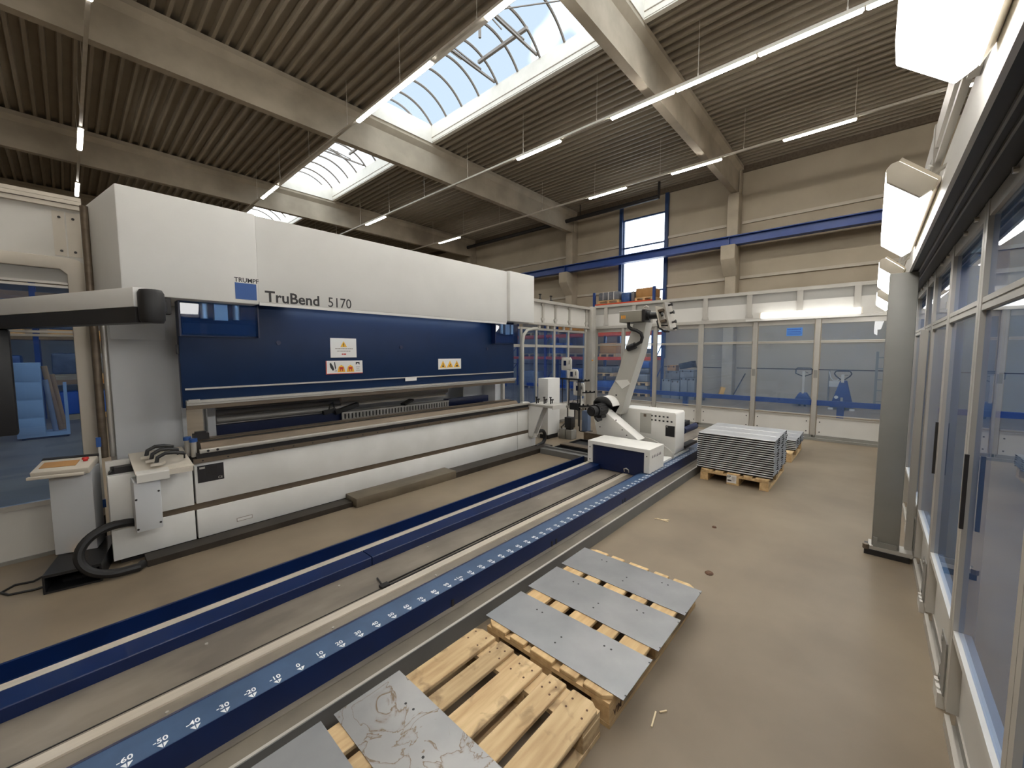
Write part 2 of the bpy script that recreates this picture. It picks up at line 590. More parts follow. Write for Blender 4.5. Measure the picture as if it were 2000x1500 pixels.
# pipe under the roof at the back wall
p = thing('drain_pipe', 'dark pipe hung under the roof deck along the windowed back wall', 'pipe', (16.3, 9, 7.9))
MB().cyl((16.3, 6.7, 8.0), (16.3, 18.2, 8.0), 0.09, n=14).build('pipe_run', DARK, p)
MB().cyl((16.3, 6.7, 8.02), (16.3, 6.7, 8.58), 0.05).build('hanger', DARK, p)
MB().cyl((16.3, 10.4, 8.02), (16.3, 10.4, 8.58), 0.02).build('hanger', DARK, p)

# roof skylights
def arc(y, n=18, r=0.5, z0=9.12, x0=6.24, x1=8.36):
    cx, hw = (x0 + x1) / 2, (x1 - x0) / 2
    R = (hw * hw + r * r) / (2 * r)
    cz = z0 + r - R
    a0 = math.asin(hw / R)
    return [(cx + R * math.sin(-a0 + 2 * a0 * i / n), y, cz + R * math.cos(-a0 + 2 * a0 * i / n)) for i in range(n + 1)]
bays = ((-2.9, 3.84), (4.34, 11.02), (11.54, 18.34), (18.86, 25.54))
for k, (y0, y1) in enumerate(bays):
    w = thing('window_%d' % (k + 2), None, None, (7.3, (y0 + y1) / 2, ZD), kind='structure')
    m = MB()
    m.box(6.12, 6.24, y0 - 0.12, y1 + 0.12, ZD - 0.03, 9.12).box(8.36, 8.48, y0 - 0.12, y1 + 0.12, ZD - 0.03, 9.12)
    m.box(6.24, 8.36, y0 - 0.12, y0, ZD - 0.03, 9.12).box(6.24, 8.36, y1, y1 + 0.12, ZD - 0.03, 9.12)
    m.build('curb', CURB, w)
    nb = 9
    for j in range(nb + 1):
        y = y0 + (y1 - y0) * j / nb
        MB().tube(arc(y), 0.034, 6).build('glazing_bar', FRAMEG, w)
    for j in range(nb):
        a, b = arc(y0 + (y1 - y0) * j / nb), arc(y0 + (y1 - y0) * (j + 1) / nb)
        n = len(a)
        MB().add([(p[0], p[1], p[2] + 0.02) for p in a + b], [(i, i + 1, i + 1 + n, i + n) for i in range(n - 1)], True).build('pane', SKYP, w)
    for yy in (y0 - 0.01, y1 + 0.01):
        a = arc(yy)
        MB().add([(p[0], p[1], p[2]) for p in a], [tuple(range(len(a)))]).build('end_pane', SKYP, w)
    if k in (1, 2):
        a, b = y0 + (y1 - y0) * 3 / nb, y0 + (y1 - y0) * 5 / nb
        m = MB()
        m.bar((7.75, a - 0.1, 9.42), (7.75, b + 0.1, 9.42), 0.07)
        for y in (a, b):
            m.bar((6.3, y, 9.16), (8.3, y + 0.04, 9.16), 0.05)
            m.bar((6.6, y + 0.25, 9.5), (7.75, y, 9.2), 0.03)
            m.bar((6.5, y + 0.1, 9.2), (7.5, y + 0.5, 9.55), 0.025)
        m.bar((7.0, (a + b) / 2, 9.62), (7.0, (a + b) / 2, 9.2), 0.05)
        m.build('hatch_frame', FRAMEG, w)
        m = MB().bar((6.9, y0, 9.2), (6.9, y0 + 1.2, 9.25), 0.02).bar((6.9, y0 + 2.4, 9.45), (7.5, y0 + 0.9, 9.2), 0.02)
        m.build('hatch_rod', FRAMEG, w)

# suspended tube lights; those out of view are added to balance the light
ROWS = {
    'added unseen behind the viewer': (-3.8, [(-2.4, -0.9), (2.1, 3.6), (6.6, 8.1), (12.0, 13.5)], -3, 20),  # whole row added behind the camera for fill light
    'over the gate': (0.56, [(-6.9, -5.4), (-3.9, -2.4), (-0.9, 0.62), (0.62, 2.1), (2.1, 3.65), (3.65, 5.19), (5.19, 6.7), (6.7, 8.1), (8.1, 9.65), (15.1, 16.68), (19.92, 21.55)], -7.2, 24.5),
    'left of the skylights': (5.1, [(-7.4, -5.9), (-5.4, -3.9), (-2.4, -0.9), (0.62, 2.13), (2.13, 3.65), (3.65, 5.19), (6.66, 8.17), (8.17, 9.68), (15.26, 16.9)], -7.6, 24),
    'right of the skylights': (9.17, [(-7.4, -5.9), (-4.4, -2.9), (-1.18, 0.37), (0.37, 1.92), (1.92, 3.47), (3.47, 5.02), (6.47, 8.05), (15.3, 16.92)], -7.6, 24),
    'by the back wall': (13.18, [(-6.95, -5.45), (-5.45, -3.95), (-2.45, -0.92), (0.55, 2.08), (3.55, 5.05), (6.55, 8.05), (15.25, 16.93)], -7.2, 24),
}
NTH = ['farthest', 'second farthest', 'third farthest', 'fourth farthest', 'fifth farthest', 'sixth farthest', 'seventh farthest', 'eighth farthest', 'ninth farthest', 'tenth farthest', 'eleventh farthest', 'twelfth farthest', 'thirteenth farthest']
for rn, (x, segs, ya, yb) in ROWS.items():
    z = 7.4
    t = thing('light_track', 'slim pale light track hung from the roof %s' % rn, 'light track', (x, (ya + yb) / 2, z))
    box(x - 0.03, x + 0.03, ya, yb, z + 0.035, z + 0.085).build('track_channel', TRACK, t)
    y = math.ceil(ya) + 0.4
    while y < yb:
        if all(abs(y - b) > 0.5 for b in BEAMS):
            MB().cyl((x, y, z + 0.085), (x, y, ZD - 0.012), 0.006, n=6).cyl((x, y, z + 0.085), (x, y, z + 0.15), 0.015, n=6).build('suspension_wire', TRACK, t)
        y += 2.4
    for k, (a, b) in enumerate(segs):
        f = thing('tube_light', 'lit tube on the track %s, %s one along it' % (rn, NTH[len(segs) - 1 - k]), 'light', (x, (a + b) / 2, z), group='tube lights under the roof')
        box(x - 0.055, x + 0.055, a + 0.01, b - 0.01, z + 0.0, z + 0.034).build('housing', TRACK, f)
        box(x - 0.042, x + 0.042, a + 0.03, b - 0.03, z - 0.03, z - 0.001).build('diffuser', TUBEM, f, bevel=0.01)
# ================================================================== THE GLASS ENCLOSURE
# right-hand side, along X
GY = -0.353
rt = thing('glass_partition', 'long glazed partition with aluminium posts running away on the right of the pallets', 'partition', (4.5, -0.37, 0))
XS = [-2.18, -1.22, -0.26, 0.7, 1.68, 2.66, 3.62, 4.54, 5.12, 6.15, 7.15, 8.15, 9.15]
for x in XS:
    m = MB().box(x - 0.048, x - 0.003, -0.40, -0.333, 0.07, 2.36).box(x + 0.003, x + 0.048, -0.40, -0.333, 0.07, 2.36).box(x - 0.003, x + 0.003, -0.40, -0.338, 0.07, 2.36)
    m.build('post', ALUF, rt)
for a, b in zip(XS[:-1], XS[1:]):
    x0, x1 = a + 0.049, b - 0.049
    box(x0, x1, GY - 0.003, GY + 0.003, 0.465, 1.90).build('pane', PANER, rt)
    box(x0, x1, GY - 0.003, GY + 0.003, 1.95, 2.29).build('pane', PANER, rt)
    m = MB().box(x0, x1, -0.39, -0.336, 1.93, 1.952).box(x0, x1, -0.39, -0.343, 1.922, 1.93).box(x0, x1, -0.39, -0.336, 1.898, 1.922)
    m.build('transom', ALUF, rt)
    box(x0, x1, -0.39, -0.336, 2.29, 2.36).build('top_rail', ALUF, rt)
    m = MB().box(x0, x1, -0.39, -0.334, 0.43, 0.465)
    m.build('sill', BANDW, rt)
    box(x0, x1, -0.385, -0.372, 0.07, 0.43).build('kick_panel', BANDW, rt)
    m = MB().box(x0 + 0.2, x1, -0.345, -0.328, 0.0, 0.06).box(x0 + 0.2, x1, -0.385, -0.365, 0.0, 0.07).box(x0 + 0.2, x1, -0.365, -0.345, 0.0, 0.02)
    m.build('floor_rail', ALUF, rt)
    m = MB()
    m.prism([(x0 - 0.02, 0.09), (x0 + 0.13, 0.09), (x0 + 0.13, 0.15), (x0 + 0.09, 0.19), (x0 + 0.09, 0.25), (x0 + 0.13, 0.29), (x0 + 0.13, 0.35), (x0 - 0.02, 0.35)], 'y', -0.332, -0.327)
    for z in (0.12, 0.32):
        m.cyl((x0 + 0.09, -0.327, z), (x0 + 0.09, -0.322, z), 0.014, n=10)
    m.build('post_bracket', POSTG, rt)
    m = MB().box(x0 + 0.02, x0 + 0.16, -0.345, -0.315, 0.0, 0.075).cyl((x0 + 0.06, -0.325, 0.075), (x0 + 0.06, -0.325, 0.085), 0.012, n=8).cyl((x0 + 0.12, -0.325, 0.075), (x0 + 0.12, -0.325, 0.085), 0.012, n=8)
    m.build('floor_shoe', BANDW, rt)
x0, x1 = XS[0], 9.8
box(x0, x1, -0.43, -0.20, 2.365, 2.40).build('sliding_track', DARK, rt)  # dark colour carries the shade and reflection under the header too
MB().box(x0, x1, -0.275, -0.268, 2.352, 2.365).box(x0, x1, -0.245, -0.238, 2.352, 2.365).build('track_lip', POSTG, rt)
MB().box(x0, x1, -0.20, -0.186, 2.36, 2.47).box(x0, x1, -0.24, -0.186, 2.47, 2.48).build('fascia', BANDW, rt)
box(x0, x1, -0.235, -0.225, 2.48, 2.70).build('header_sheet', BANDW, rt)
MB().box(x0, x1, -0.23, -0.205, 2.76, 2.785).box(x0, x1, -0.25, -0.2, 2.84, 2.96).build('upper_bar', ALUF, rt)
for x in (0.9, 2.1, 3.3, 4.4, 5.5, 6.9, 8.3):
    m = MB().box(x - 0.035, x + 0.035, -0.224, -0.195, 2.66, 2.97)
    m.cyl((x, -0.2, 2.74), (x, -0.17, 2.74), 0.012, n=8)
    m.bar((x - 0.1, -0.19, 2.72), (x + 0.08, -0.19, 2.79), 0.012)
    m.build('cross_bracket', ALUF, rt)
for x in XS[2:]:
    MB().cyl((x + 0.2, -0.336, 2.335), (x + 0.2, -0.322, 2.335), 0.012, n=8).cyl((x + 0.5, -0.336, 2.335), (x + 0.5, -0.322, 2.335), 0.012, n=8).build('bolt', ALU, rt)
for x in (2.58, 3.66, 6.2):
    box(x - 0.008, x + 0.008, -0.333, -0.32, 0.95, 1.28).build('pull_handle', DARK, rt)

# far side, along Y
FX = 9.85
ft = thing('glass_partition', 'glazed partition closing the far end of the cell behind the stacked profiles', 'partition', (FX, 2.7, 0))
YS = [-0.3, 0.81, 1.87, 2.96, 4.04, 4.9, 5.72]
for y in YS:
    w = 0.055 if y in (2.96,) else 0.04
    m = MB().box(FX - 0.05, FX + 0.03, y - w, y + w, 0.05, 2.38)
    for s in (-0.5, 0.5):
        m.box(FX - 0.055, FX - 0.05, y + s * w - 0.006, y + s * w + 0.006, 0.05, 2.38)
    m.build('post', ALUF, ft)
for i, (a, b) in enumerate(zip(YS[:-1], YS[1:])):
    y0, y1 = a + 0.056, b - 0.056
    box(FX - 0.004, FX + 0.004, y0, y1, 0.5, 1.92).build('pane', PANE, ft)
    box(FX - 0.004, FX + 0.004, y0, y1, 1.96, 2.3).build('pane', PANE, ft)
    MB().box(FX - 0.03, FX + 0.02, y0, y1, 1.945, 1.965).box(FX - 0.03, FX + 0.02, y0, y1, 1.915, 1.935).build('transom', ALUF, ft)
    MB().box(FX - 0.03, FX + 0.02, y0, y1, 2.29, 2.31).box(FX - 0.01, FX + 0.02, y0, y1, 2.31, 2.38).build('top_rail', ALUF, ft)
    MB().box(FX - 0.03, FX + 0.02, y0, y1, 0.485, 0.505).box(FX - 0.03, FX + 0.02, y0, y1, 0.44, 0.465).build('sill', ALUF, ft)
    m = MB().box(FX - 0.02, FX - 0.01, y0, y1, 0.10, 0.44)
    m.build('kick_panel', BANDW, ft)
    m = MB()
    for y in (y0 + 0.05, y1 - 0.05):
        for z in (0.16, 0.36):
            m.cyl((FX - 0.02, y, z), (FX - 0.027, y, z), 0.012, n=8)
    m.build('bolt', DARK, ft)
MB().box(FX - 0.10, FX + 0.02, YS[0], YS[-1], 0.0, 0.045).box(FX - 0.05, FX + 0.02, YS[0], YS[-1], 0.045, 0.10).build('floor_rail', POSTG, ft)
MB().box(FX - 0.07, FX + 0.04, -0.42, 5.75, 2.38, 2.42).box(FX - 0.055, FX + 0.04, -0.42, 5.75, 2.42, 2.45).build('lower_header_rail', ALUF, ft)
box(FX - 0.045, FX - 0.035, -0.42, 5.75, 2.45, 2.76).build('header_sheet', BANDW, ft)
box(FX - 0.02, FX - 0.01, -0.42, 5.75, 2.76, 2.95).build('header_backing', BANDG, ft)
MB().box(FX - 0.07, FX + 0.04, -0.42, 5.75, 2.95, 2.985).box(FX - 0.05, FX + 0.04, -0.42, 5.75, 2.985, 3.02).build('upper_header_rail', ALUF, ft)
for y in (0.25, 1.12, 2.0, 2.88, 3.75, 4.6, 5.4):
    m = MB().box(FX - 0.065, FX - 0.045, y - 0.05, y + 0.05, 2.55, 2.95).prism([(y - 0.05, 2.55), (y + 0.05, 2.55), (y + 0.075, 2.47), (y - 0.075, 2.47)], 'x', FX - 0.065, FX - 0.046)
    for s in (-0.03, 0.03):
        m.cyl((FX - 0.065, y + s, 2.9), (FX - 0.072, y + s, 2.9), 0.01, n=8).cyl((FX - 0.066, y + s, 2.5), (FX - 0.072, y + s, 2.5), 0.01, n=8)
    m.build('header_bracket', ALUF, ft)
for y in (0.81, 1.87):
    box(FX - 0.062, FX - 0.055, y - 0.03, y + 0.03, 1.23, 1.38).build('hinge', POSTG, ft)

# notice stuck on the far glazing
nt_ = thing('notice', 'small light blue printed notice behind the far glazing, left of the pallet trucks', 'notice', (FX + 0.02, 1.55, 2.17))
P = MB().box(FX + 0.006, FX + 0.009, 1.06, 1.325, 2.06, 2.225).build('sheet', mat('notice_blue', (96, 158, 226), 0.6), nt_)
m = MB()
for k, (z, w, h) in enumerate(((2.19, 0.2, 0.026), (2.145, 0.2, 0.016), (2.115, 0.2, 0.012), (2.09, 0.2, 0.012))):
    y = 1.31
    while y > 1.31 - w - 0.02:
        ww = random.uniform(0.008, 0.02)
        m.box(FX + 0.0045, FX + 0.006, y - ww, y, z - h / 2, z + h / 2)
        y -= ww + 0.006
m.build('print_lines', mat('notice_ink', (40, 84, 168), 0.6), nt_)

# left-hand rear side (beyond the press), along X
LY5 = 5.75
lt = thing('glass_partition', 'glazed sliding door bay to the right of the press, in front of the red pallet rack', 'partition', (8, LY5, 0))
PX = [5.4, 6.1, 6.67, 7.2, 7.9, 8.5, 9.3]
for x in PX:
    box(x - 0.03, x + 0.03, LY5 - 0.03, LY5 + 0.03, 0.02, 2.30).build('post', ALUF, lt)
for a, b in zip(PX[:-1], PX[1:]):
    x0, x1 = a + 0.031, b - 0.031
    box(x0, x1, LY5 - 0.004, LY5 + 0.004, 0.5, 1.86).build('pane', PANEB, lt)
    box(x0, x1, LY5 - 0.004, LY5 + 0.004, 1.92, 2.25).build('pane', PANEB, lt)
    box(x0, x1, LY5 - 0.02, LY5 + 0.02, 1.86, 1.92).build('transom', ALUF, lt)
    box(x0, x1, LY5 - 0.02, LY5 + 0.02, 0.44, 0.5).build('sill', ALUF, lt)
    box(x0, x1, LY5 - 0.01, LY5 + 0.0, 0.06, 0.44).build('kick_panel', BANDW, lt)
    box(x0, x1, LY5 - 0.02, LY5 + 0.02, 2.25, 2.30).build('top_rail', ALUF, lt)
box(5.3, 9.42, LY5 - 0.03, LY5 + 0.03, 0.0, 0.06).build('floor_rail', POSTG, lt)
MB().box(5.3, 9.45, LY5 - 0.08, LY5 + 0.02, 2.37, 2.40).box(5.3, 9.45, LY5 - 0.05, LY5 + 0.02, 2.40, 2.43).build('lower_header_rail', ALUF, lt)
box(5.3, 9.45, LY5 - 0.0, LY5 + 0.012, 2.43, 2.88).build('header_sheet', BANDW, lt)
MB().box(5.3, 9.45, LY5 - 0.08, LY5 + 0.03, 2.88, 2.915).box(5.3, 9.45, LY5 - 0.05, LY5 + 0.03, 2.915, 2.95).build('upper_header_rail', ALUF, lt)
for x in (7.45, 7.95, 8.55, 9.35):
    m = MB().box(x - 0.03, x + 0.03, LY5 - 0.035, LY5 - 0.0, 2.43, 2.88)
    for z in (2.47, 2.8):
        m.prism([(x - 0.03, z), (x + 0.03, z), (x + 0.06, z + 0.03), (x + 0.06, z + 0.07), (x - 0.06, z + 0.07), (x - 0.06, z + 0.03)], 'y', LY5 - 0.03, LY5 - 0.001)
    m.build('header_bracket', ALUF, lt)
for x in (7.3, 7.62, 7.88, 8.28, 8.6, 9.3):
    box(x - 0.035, x + 0.035, LY5 - 0.04, LY5 + 0.0, 2.30, 2.372).build('roller_hanger', BANDW, lt)
for x in (7.33, 7.75):
    MB().box(x - 0.03, x + 0.03, LY5 - 0.05, LY5, 2.95, 2.97).cyl((x, LY5 - 0.02, 2.97), (x, LY5 - 0.02, 3.06), 0.014, n=8).box(x - 0.025, x + 0.025, LY5 - 0.04, LY5, 3.05, 3.08).build('top_clamp', DARK, lt)
MB().tube([(6.62, LY5 - 0.1, 0.6), (6.62, LY5 - 0.1, 1.95), (6.66, LY5 - 0.1, 2.12), (6.78, LY5 - 0.1, 2.23), (7.0, LY5 - 0.1, 2.27), (7.15, LY5 - 0.1, 2.27)], 0.035, 8).build('curved_rail', ROBG, lt)
box(9.43, 9.62, LY5 - 0.15, LY5 + 0.04, 0.0, 2.96).build('corner_post', ALUF, lt, bevel=0.004)
box(9.5, 9.56, LY5 - 0.165, LY5 - 0.151, 1.62, 1.70).build('lock_plate', BANDW, lt)
MB().cyl((9.44, LY5 - 0.15, 1.53), (9.44, LY5 - 0.175, 1.53), 0.02).build('push_button', ORANGE, lt)

# left-hand front side: the gate beside the press
GY2 = 5.2
gt = thing('glass_gate', 'cream framed glazed gate at far left behind the operator console', 'gate', (-0.9, GY2, 0))
m = MB()
for z0, z1, yy in ((3.03, 3.06, 0.05), (2.995, 3.025, 0.06), (2.955, 2.99, 0.05)):
    m.box(-2.5, 0.155, GY2 - yy, GY2 + 0.04, z0, z1)
m.build('top_profile', GATEW, gt)
box(-2.5, 0.15, GY2 - 0.01, GY2 + 0.01, 2.5, 2.955).build('header_sheet', BANDW, gt)
MB().box(-0.02, 0.05, GY2 - 0.016, GY2 - 0.01, 2.56, 2.93).box(0.06, 0.14, GY2 - 0.016, GY2 - 0.01, 2.56, 2.93).build('cover_strip', GATEW, gt)
m = MB()
for x, z in ((0.02, 2.88), (0.1, 2.88), (0.02, 2.6), (0.1, 2.6)):
    m.cyl((x, GY2 - 0.016, z), (x, GY2 - 0.022, z), 0.01, n=8)
m.build('bolt', DARK, gt)
MB().prism([(-2.5, 2.44), (-0.0, 2.44), (0.04, 2.40), (0.04, 2.2), (0.155, 2.2), (0.155, 2.5), (0.08, 2.54), (-2.5, 2.54)], 'y', GY2 - 0.06, GY2 - 0.02).build('door_frame_head', GATEW, gt, bevel=0.006)
box(0.045, 0.15, GY2 - 0.06, GY2 + 0.02, 0.25, 2.2).build('gate_pillar', GATEW, gt, bevel=0.008)
box(-2.5, 0.045, GY2 - 0.005, GY2 + 0.005, 2.33, 2.5).build('filler_sheet', BANDG, gt)
MB().box(-2.5, 0.045, GY2 - 0.02, GY2 + 0.02, 2.315, 2.335).box(-2.5, 0.045, GY2 - 0.02, GY2 + 0.02, 2.285, 2.305).build('transom', ALUF, gt)
MB().box(-2.5, 0.045, GY2 - 0.02, GY2 + 0.02, 1.90, 1.92).box(-2.5, 0.045, GY2 - 0.02, GY2 + 0.02, 1.87, 1.89).build('transom', ALUF, gt)
box(-2.5, 0.045, GY2 - 0.004, GY2 + 0.004, 1.93, 2.285).build('pane', PANEB, gt)
box(-2.5, 0.045, GY2 - 0.004, GY2 + 0.004, 0.48, 1.87).build('pane', PANEB, gt)
box(-2.5, 0.045, GY2 - 0.03, GY2 + 0.02, 0.44, 0.48).build('sill', ALUF, gt)
box(-2.5, 0.045, GY2 - 0.015, GY2, 0.03, 0.44).build('kick_panel', BANDW, gt)
box(-2.5, 0.15, GY2 - 0.03, GY2 + 0.02, 0, 0.03).build('floor_rail', POSTG, gt)
box(0.1, 0.15, GY2 - 0.02, GY2 + 0.02, 0.0, 0.25).build('pillar_foot', DARK, gt)

# grey square post carrying the right-hand header
pt = thing('steel_post', 'grey square steel post standing in front of the right-hand glazing', 'post', (4.57, -0.16, 0))
box(4.52, 4.64, -0.245, -0.075, 0.075, 2.36).build('column', POSTG, pt, bevel=0.006)
box(4.5, 4.66, -0.325, -0.055, 0.045, 0.075).build('base_plate', ALUF, pt)
box(4.49, 4.67, -0.31, -0.03, 0.0, 0.045).build('base_rail', DARK, pt)
MB().box(4.505, 4.52, -0.23, -0.09, 0.075, 0.12).box(4.5, 4.52, -0.11, -0.085, 0.075, 0.155).build('foot_clamp', POSTG, pt)
MB().cyl((4.5, -0.04, 0.045), (4.5, -0.04, 0.085), 0.022, n=8).build('levelling_bolt', DKSTEEL, pt)
box(4.60, 4.65, -0.325, -0.28, 0.075, 1.9).build('door_stile', ALUF, pt)

# lamps on the right-hand header
def wall_lamp(x0, label):
    t = thing('wall_lamp', label, 'lamp', (x0 + 0.75, -0.1, 2.5), group='lamps along the glazed enclosure')
    prof = [(-0.045, 2.588), (-0.178, 2.466), (-0.160, 2.432), (-0.123, 2.407), (-0.008, 2.505), (-0.004, 2.56), (-0.02, 2.582)]
    MB().prism(prof, 'x', x0 + 0.03, x0 + 1.47).build('diffuser', LAMPM, t, bevel=0.006)
    cc = (sum(p[0] for p in prof) / 7, sum(p[1] for p in prof) / 7)
    cap = [(cc[0] + (p[0] - cc[0]) * 0.985, cc[1] + (p[1] - cc[1]) * 0.985) for p in prof]
    MB().prism(cap, 'x', x0, x0 + 0.03).build('end_cap', LAMPBODY, t, bevel=0.004)
    MB().prism(cap, 'x', x0 + 1.47, x0 + 1.5).build('end_cap', LAMPM, t, bevel=0.004)
    MB().prism([(-0.047, 2.592), (-0.175, 2.475), (-0.158, 2.430), (-0.162, 2.426), (-0.185, 2.466), (-0.185, 2.484), (-0.057, 2.604)], 'x', x0 + 0.02, x0 + 1.48).build('housing', LAMPBODY, t)
    for x in (x0 + 0.3, x0 + 1.2):
        MB().bar((x, -0.12, 2.545), (x, -0.226, 2.62), 0.03, 0.012).build('bracket', ALUF, t)
for x0, lab in ((-2.43, 'unseen lit lamp added on the right-hand header behind the viewer as fill'), (0.07, 'large lit lamp at the top right corner, nearest on the right-hand header'), (2.57, 'lit wedge lamp above the grey square post with its cream end cap showing'),  # first lamp, behind the camera, is added as fill light
                (5.07, 'lit lamp half hidden behind the grey square post, upper of the two'), (7.57, 'lit lamp half hidden behind the grey square post, lower and farthest of the two')):
    wall_lamp(x0, lab)
t = thing('wall_lamp', 'long bright lamp across the header of the far glazing above the pallet trucks', 'lamp', (FX - 0.1, 1.0, 2.48), group='lamps along the glazed enclosure')
box(FX - 0.18, FX - 0.075, 0.19, 1.76, 2.435, 2.545).build('diffuser', LAMPF, t, bevel=0.012)
box(FX - 0.19, FX - 0.072, 0.165, 0.19, 2.43, 2.55).build('end_cap', LAMPBODY, t)
box(FX - 0.19, FX - 0.072, 1.76, 1.785, 2.43, 2.55).build('end_cap', LAMPBODY, t)
box(FX - 0.095, FX - 0.07, -0.1, 2.05, 2.385, 2.43).build('mounting_rail', BANDW, t)
# ================================================================== THE PRESS BRAKE
pb = thing('press_brake', 'big white and blue press brake on the left with a model name on its cover', 'press brake', (2.8, 4.7, 0))
# upper cover, in three pieces
MB().prism([(0.30, 4.2), (1.205, 4.2), (1.205, 5.1), (0.16, 5.1)], 'z', 2.17, 2.976).build('left_cover', WHITE, pb, bevel=0.012)
box(1.208, 4.585, 4.225, 5.1, 2.195, 2.972).build('middle_cover', WHITE, pb, bevel=0.008)
MB().prism([(4.585, 4.225), (4.60, 4.175), (5.187, 4.175), (5.187, 5.1), (4.585, 5.1)], 'z', 2.218, 2.978).build('right_cover', WHITE, pb, bevel=0.008)
# lettering and emblem on the cover
lg = box(1.022, 1.187, 4.1975, 4.1995, 2.206, 2.349).build('emblem_square', LOGOB, pb)
MB().text('TRUMPF', 0.0555, FRONT(1.019, 4.199, 2.357), bold=0.0007, sx=0.93).build('emblem_lettering', INK, pb)
MB().text('TruBend', 0.142, FRONT(1.262, 4.2245, 2.207), bold=0.003, sx=0.985).build('name_lettering', INK, pb)
MB().text('5170', 0.142, FRONT(1.838, 4.2245, 2.207), bold=0.0004, sx=0.905).build('number_lettering', INK, pb)
# led strip under the middle cover
box(1.5, 4.3, 4.275, 4.30, 2.183, 2.1945).build('led_strip', LEDM, pb)
box(1.215, 4.57, 4.228, 4.238, 2.168, 2.196).build('cover_lip', WHITE, pb)
# side housings
MB().prism([(0.24, 0), (0.72, 0), (0.72, 2.17), (0.24, 2.17)], 'y', 4.9, 5.75).build('side_housing', SIDEW, pb, bevel=0.01)
box(5.05, 5.3, 4.95, 5.55, 0, 2.17).build('side_housing', SIDEW, pb, bevel=0.01)
box(0.255, 0.62, 4.885, 4.9, 1.85, 2.02).build('housing_cover', SIDEW, pb)
box(0.7, 0.73, 4.86, 4.9, 0.9, 2.17).build('housing_edge', SIDEW, pb)
for x, r, mt in ((0.165, 0.028, DKSTEEL), (0.222, 0.022, ALU), (0.262, 0.014, DARK)):
    MB().cyl((x, 4.95, 0.82), (x, 4.95, 2.95 if x < 0.2 else 2.17), r).build('side_pipe', mt, pb)
# ram
box(0.645, 4.955, 4.42, 4.5, 1.25, 2.32).build('ram', BLUE, pb, bevel=0.004)
MB().box(0.665, 4.94, 4.405, 4.42, 1.407, 1.422).build('ram_trim', ALU, pb)
MB().box(0.665, 4.945, 4.36, 4.42, 1.293, 1.315).box(0.665, 4.945, 4.375, 4.42, 1.272, 1.29).build('tool_clamp_rail', ALU, pb)
box(0.665, 4.945, 4.39, 4.42, 1.235, 1.27).build('upper_tool_holder', DKSTEEL, pb)
MB().box(0.675, 0.755, 4.354, 4.36, 1.312, 1.326).build('clamp_end', ALU, pb)
box(0.63, 0.645, 4.43, 4.47, 1.72, 1.80).build('side_stop', DARK, pb)
for x, z in ((1.42, 1.83), (2.82, 1.80), (4.34, 1.79)):
    MB().cyl((x, 4.42, z), (x, 4.413, z), 0.022, n=12).build('hole_plug', NAVY, pb)
box(2.86, 3.03, 4.40, 4.404, 1.37, 1.415).build('ram_tag', SIGNW, pb)
# cylinder windows in the ram
for x0, x1, z0, nm in ((0.655, 1.225, 1.885, 0), (4.45, 4.955, 1.885, 1)):
    m = MB().box(x0, x1, 4.40, 4.418, z0 - 0.012, z0).box(x0 - 0.012, x0, 4.34, 4.418, z0 - 0.012, 2.19).box(x1, x1 + 0.012, 4.34, 4.418, z0 - 0.012, 2.19)
    wf = m.build('window_frame', NAVY, pb)
    box(x0 + 0.002, x1 - 0.002, 4.345, 4.35, z0, 2.19).build('window_pane', PANEC, wf)
    for dx in (0.17, 0.41):
        MB().cyl((x0 + dx, 4.385, 2.03), (x0 + dx, 4.385, 2.18), 0.028, n=14).build('cylinder_rod', BRIGHT, wf)
    MB().box(x0 + 0.24, x0 + 0.34, 4.36, 4.415, 2.02, 2.18).build('valve_block', ALU, wf)
    box(x0 + 0.02, x1 - 0.02, 4.40, 4.418, 1.9, 1.99).build('window_apron', BLUE, wf)
# safety signs on the ram
def tri(x, z, s, y):
    return MB().prism([(x - s / 2, z), (x + s / 2, z), (x, z + s * 0.86)], 'y', y - 0.001, y)
s1 = box(1.932, 2.228, 4.413, 4.419, 1.678, 1.892).build('warning_sign', SIGNW, pb)
tri(2.08, 1.795, 0.075, 4.4125).build('warning_triangle', YELLOW, s1)
MB().box(2.076, 2.084, 4.4105, 4.4115, 1.81, 1.838).box(2.076, 2.084, 4.4105, 4.4115, 1.80, 1.806).build('exclamation_mark', INK, s1)
m = MB()
for z, w in ((1.772, 0.19), (1.745, 0.15)):
    x = 2.08 - w / 2
    while x < 2.08 + w / 2:
        ww = random.uniform(0.006, 0.02)
        m.box(x, x + ww, 4.4115, 4.4125, z, z + 0.009)
        x += ww + 0.004
m.build('print_line', INKG, s1)
MB().box(2.055, 2.073, 4.4115, 4.4125, 1.708, 1.722).box(2.076, 2.105, 4.4115, 4.4125, 1.708, 1.722).build('print_line', SIGNR, s1)
s2 = box(1.875, 2.296, 4.413, 4.419, 1.495, 1.642).build('instruction_sign', SIGNW, pb)
MB().box(1.875, 2.296, 4.412, 4.4128, 1.495, 1.502).box(1.875, 1.884, 4.412, 4.4128, 1.502, 1.642).build('red_border', SIGNR, s2)
MB().prism([(1.915, 1.61), (1.93, 1.62), (1.955, 1.58), (1.965, 1.545), (1.95, 1.53), (1.925, 1.565)], 'y', 4.4115, 4.4125).prism([(1.965, 1.625), (1.975, 1.63), (1.985, 1.56), (1.975, 1.54)], 'y', 4.4115, 4.4125).prism([(1.96, 1.528), (1.995, 1.535), (1.99, 1.526)], 'y', 4.4115, 4.4125).build('hand_pictogram', INK, s2)
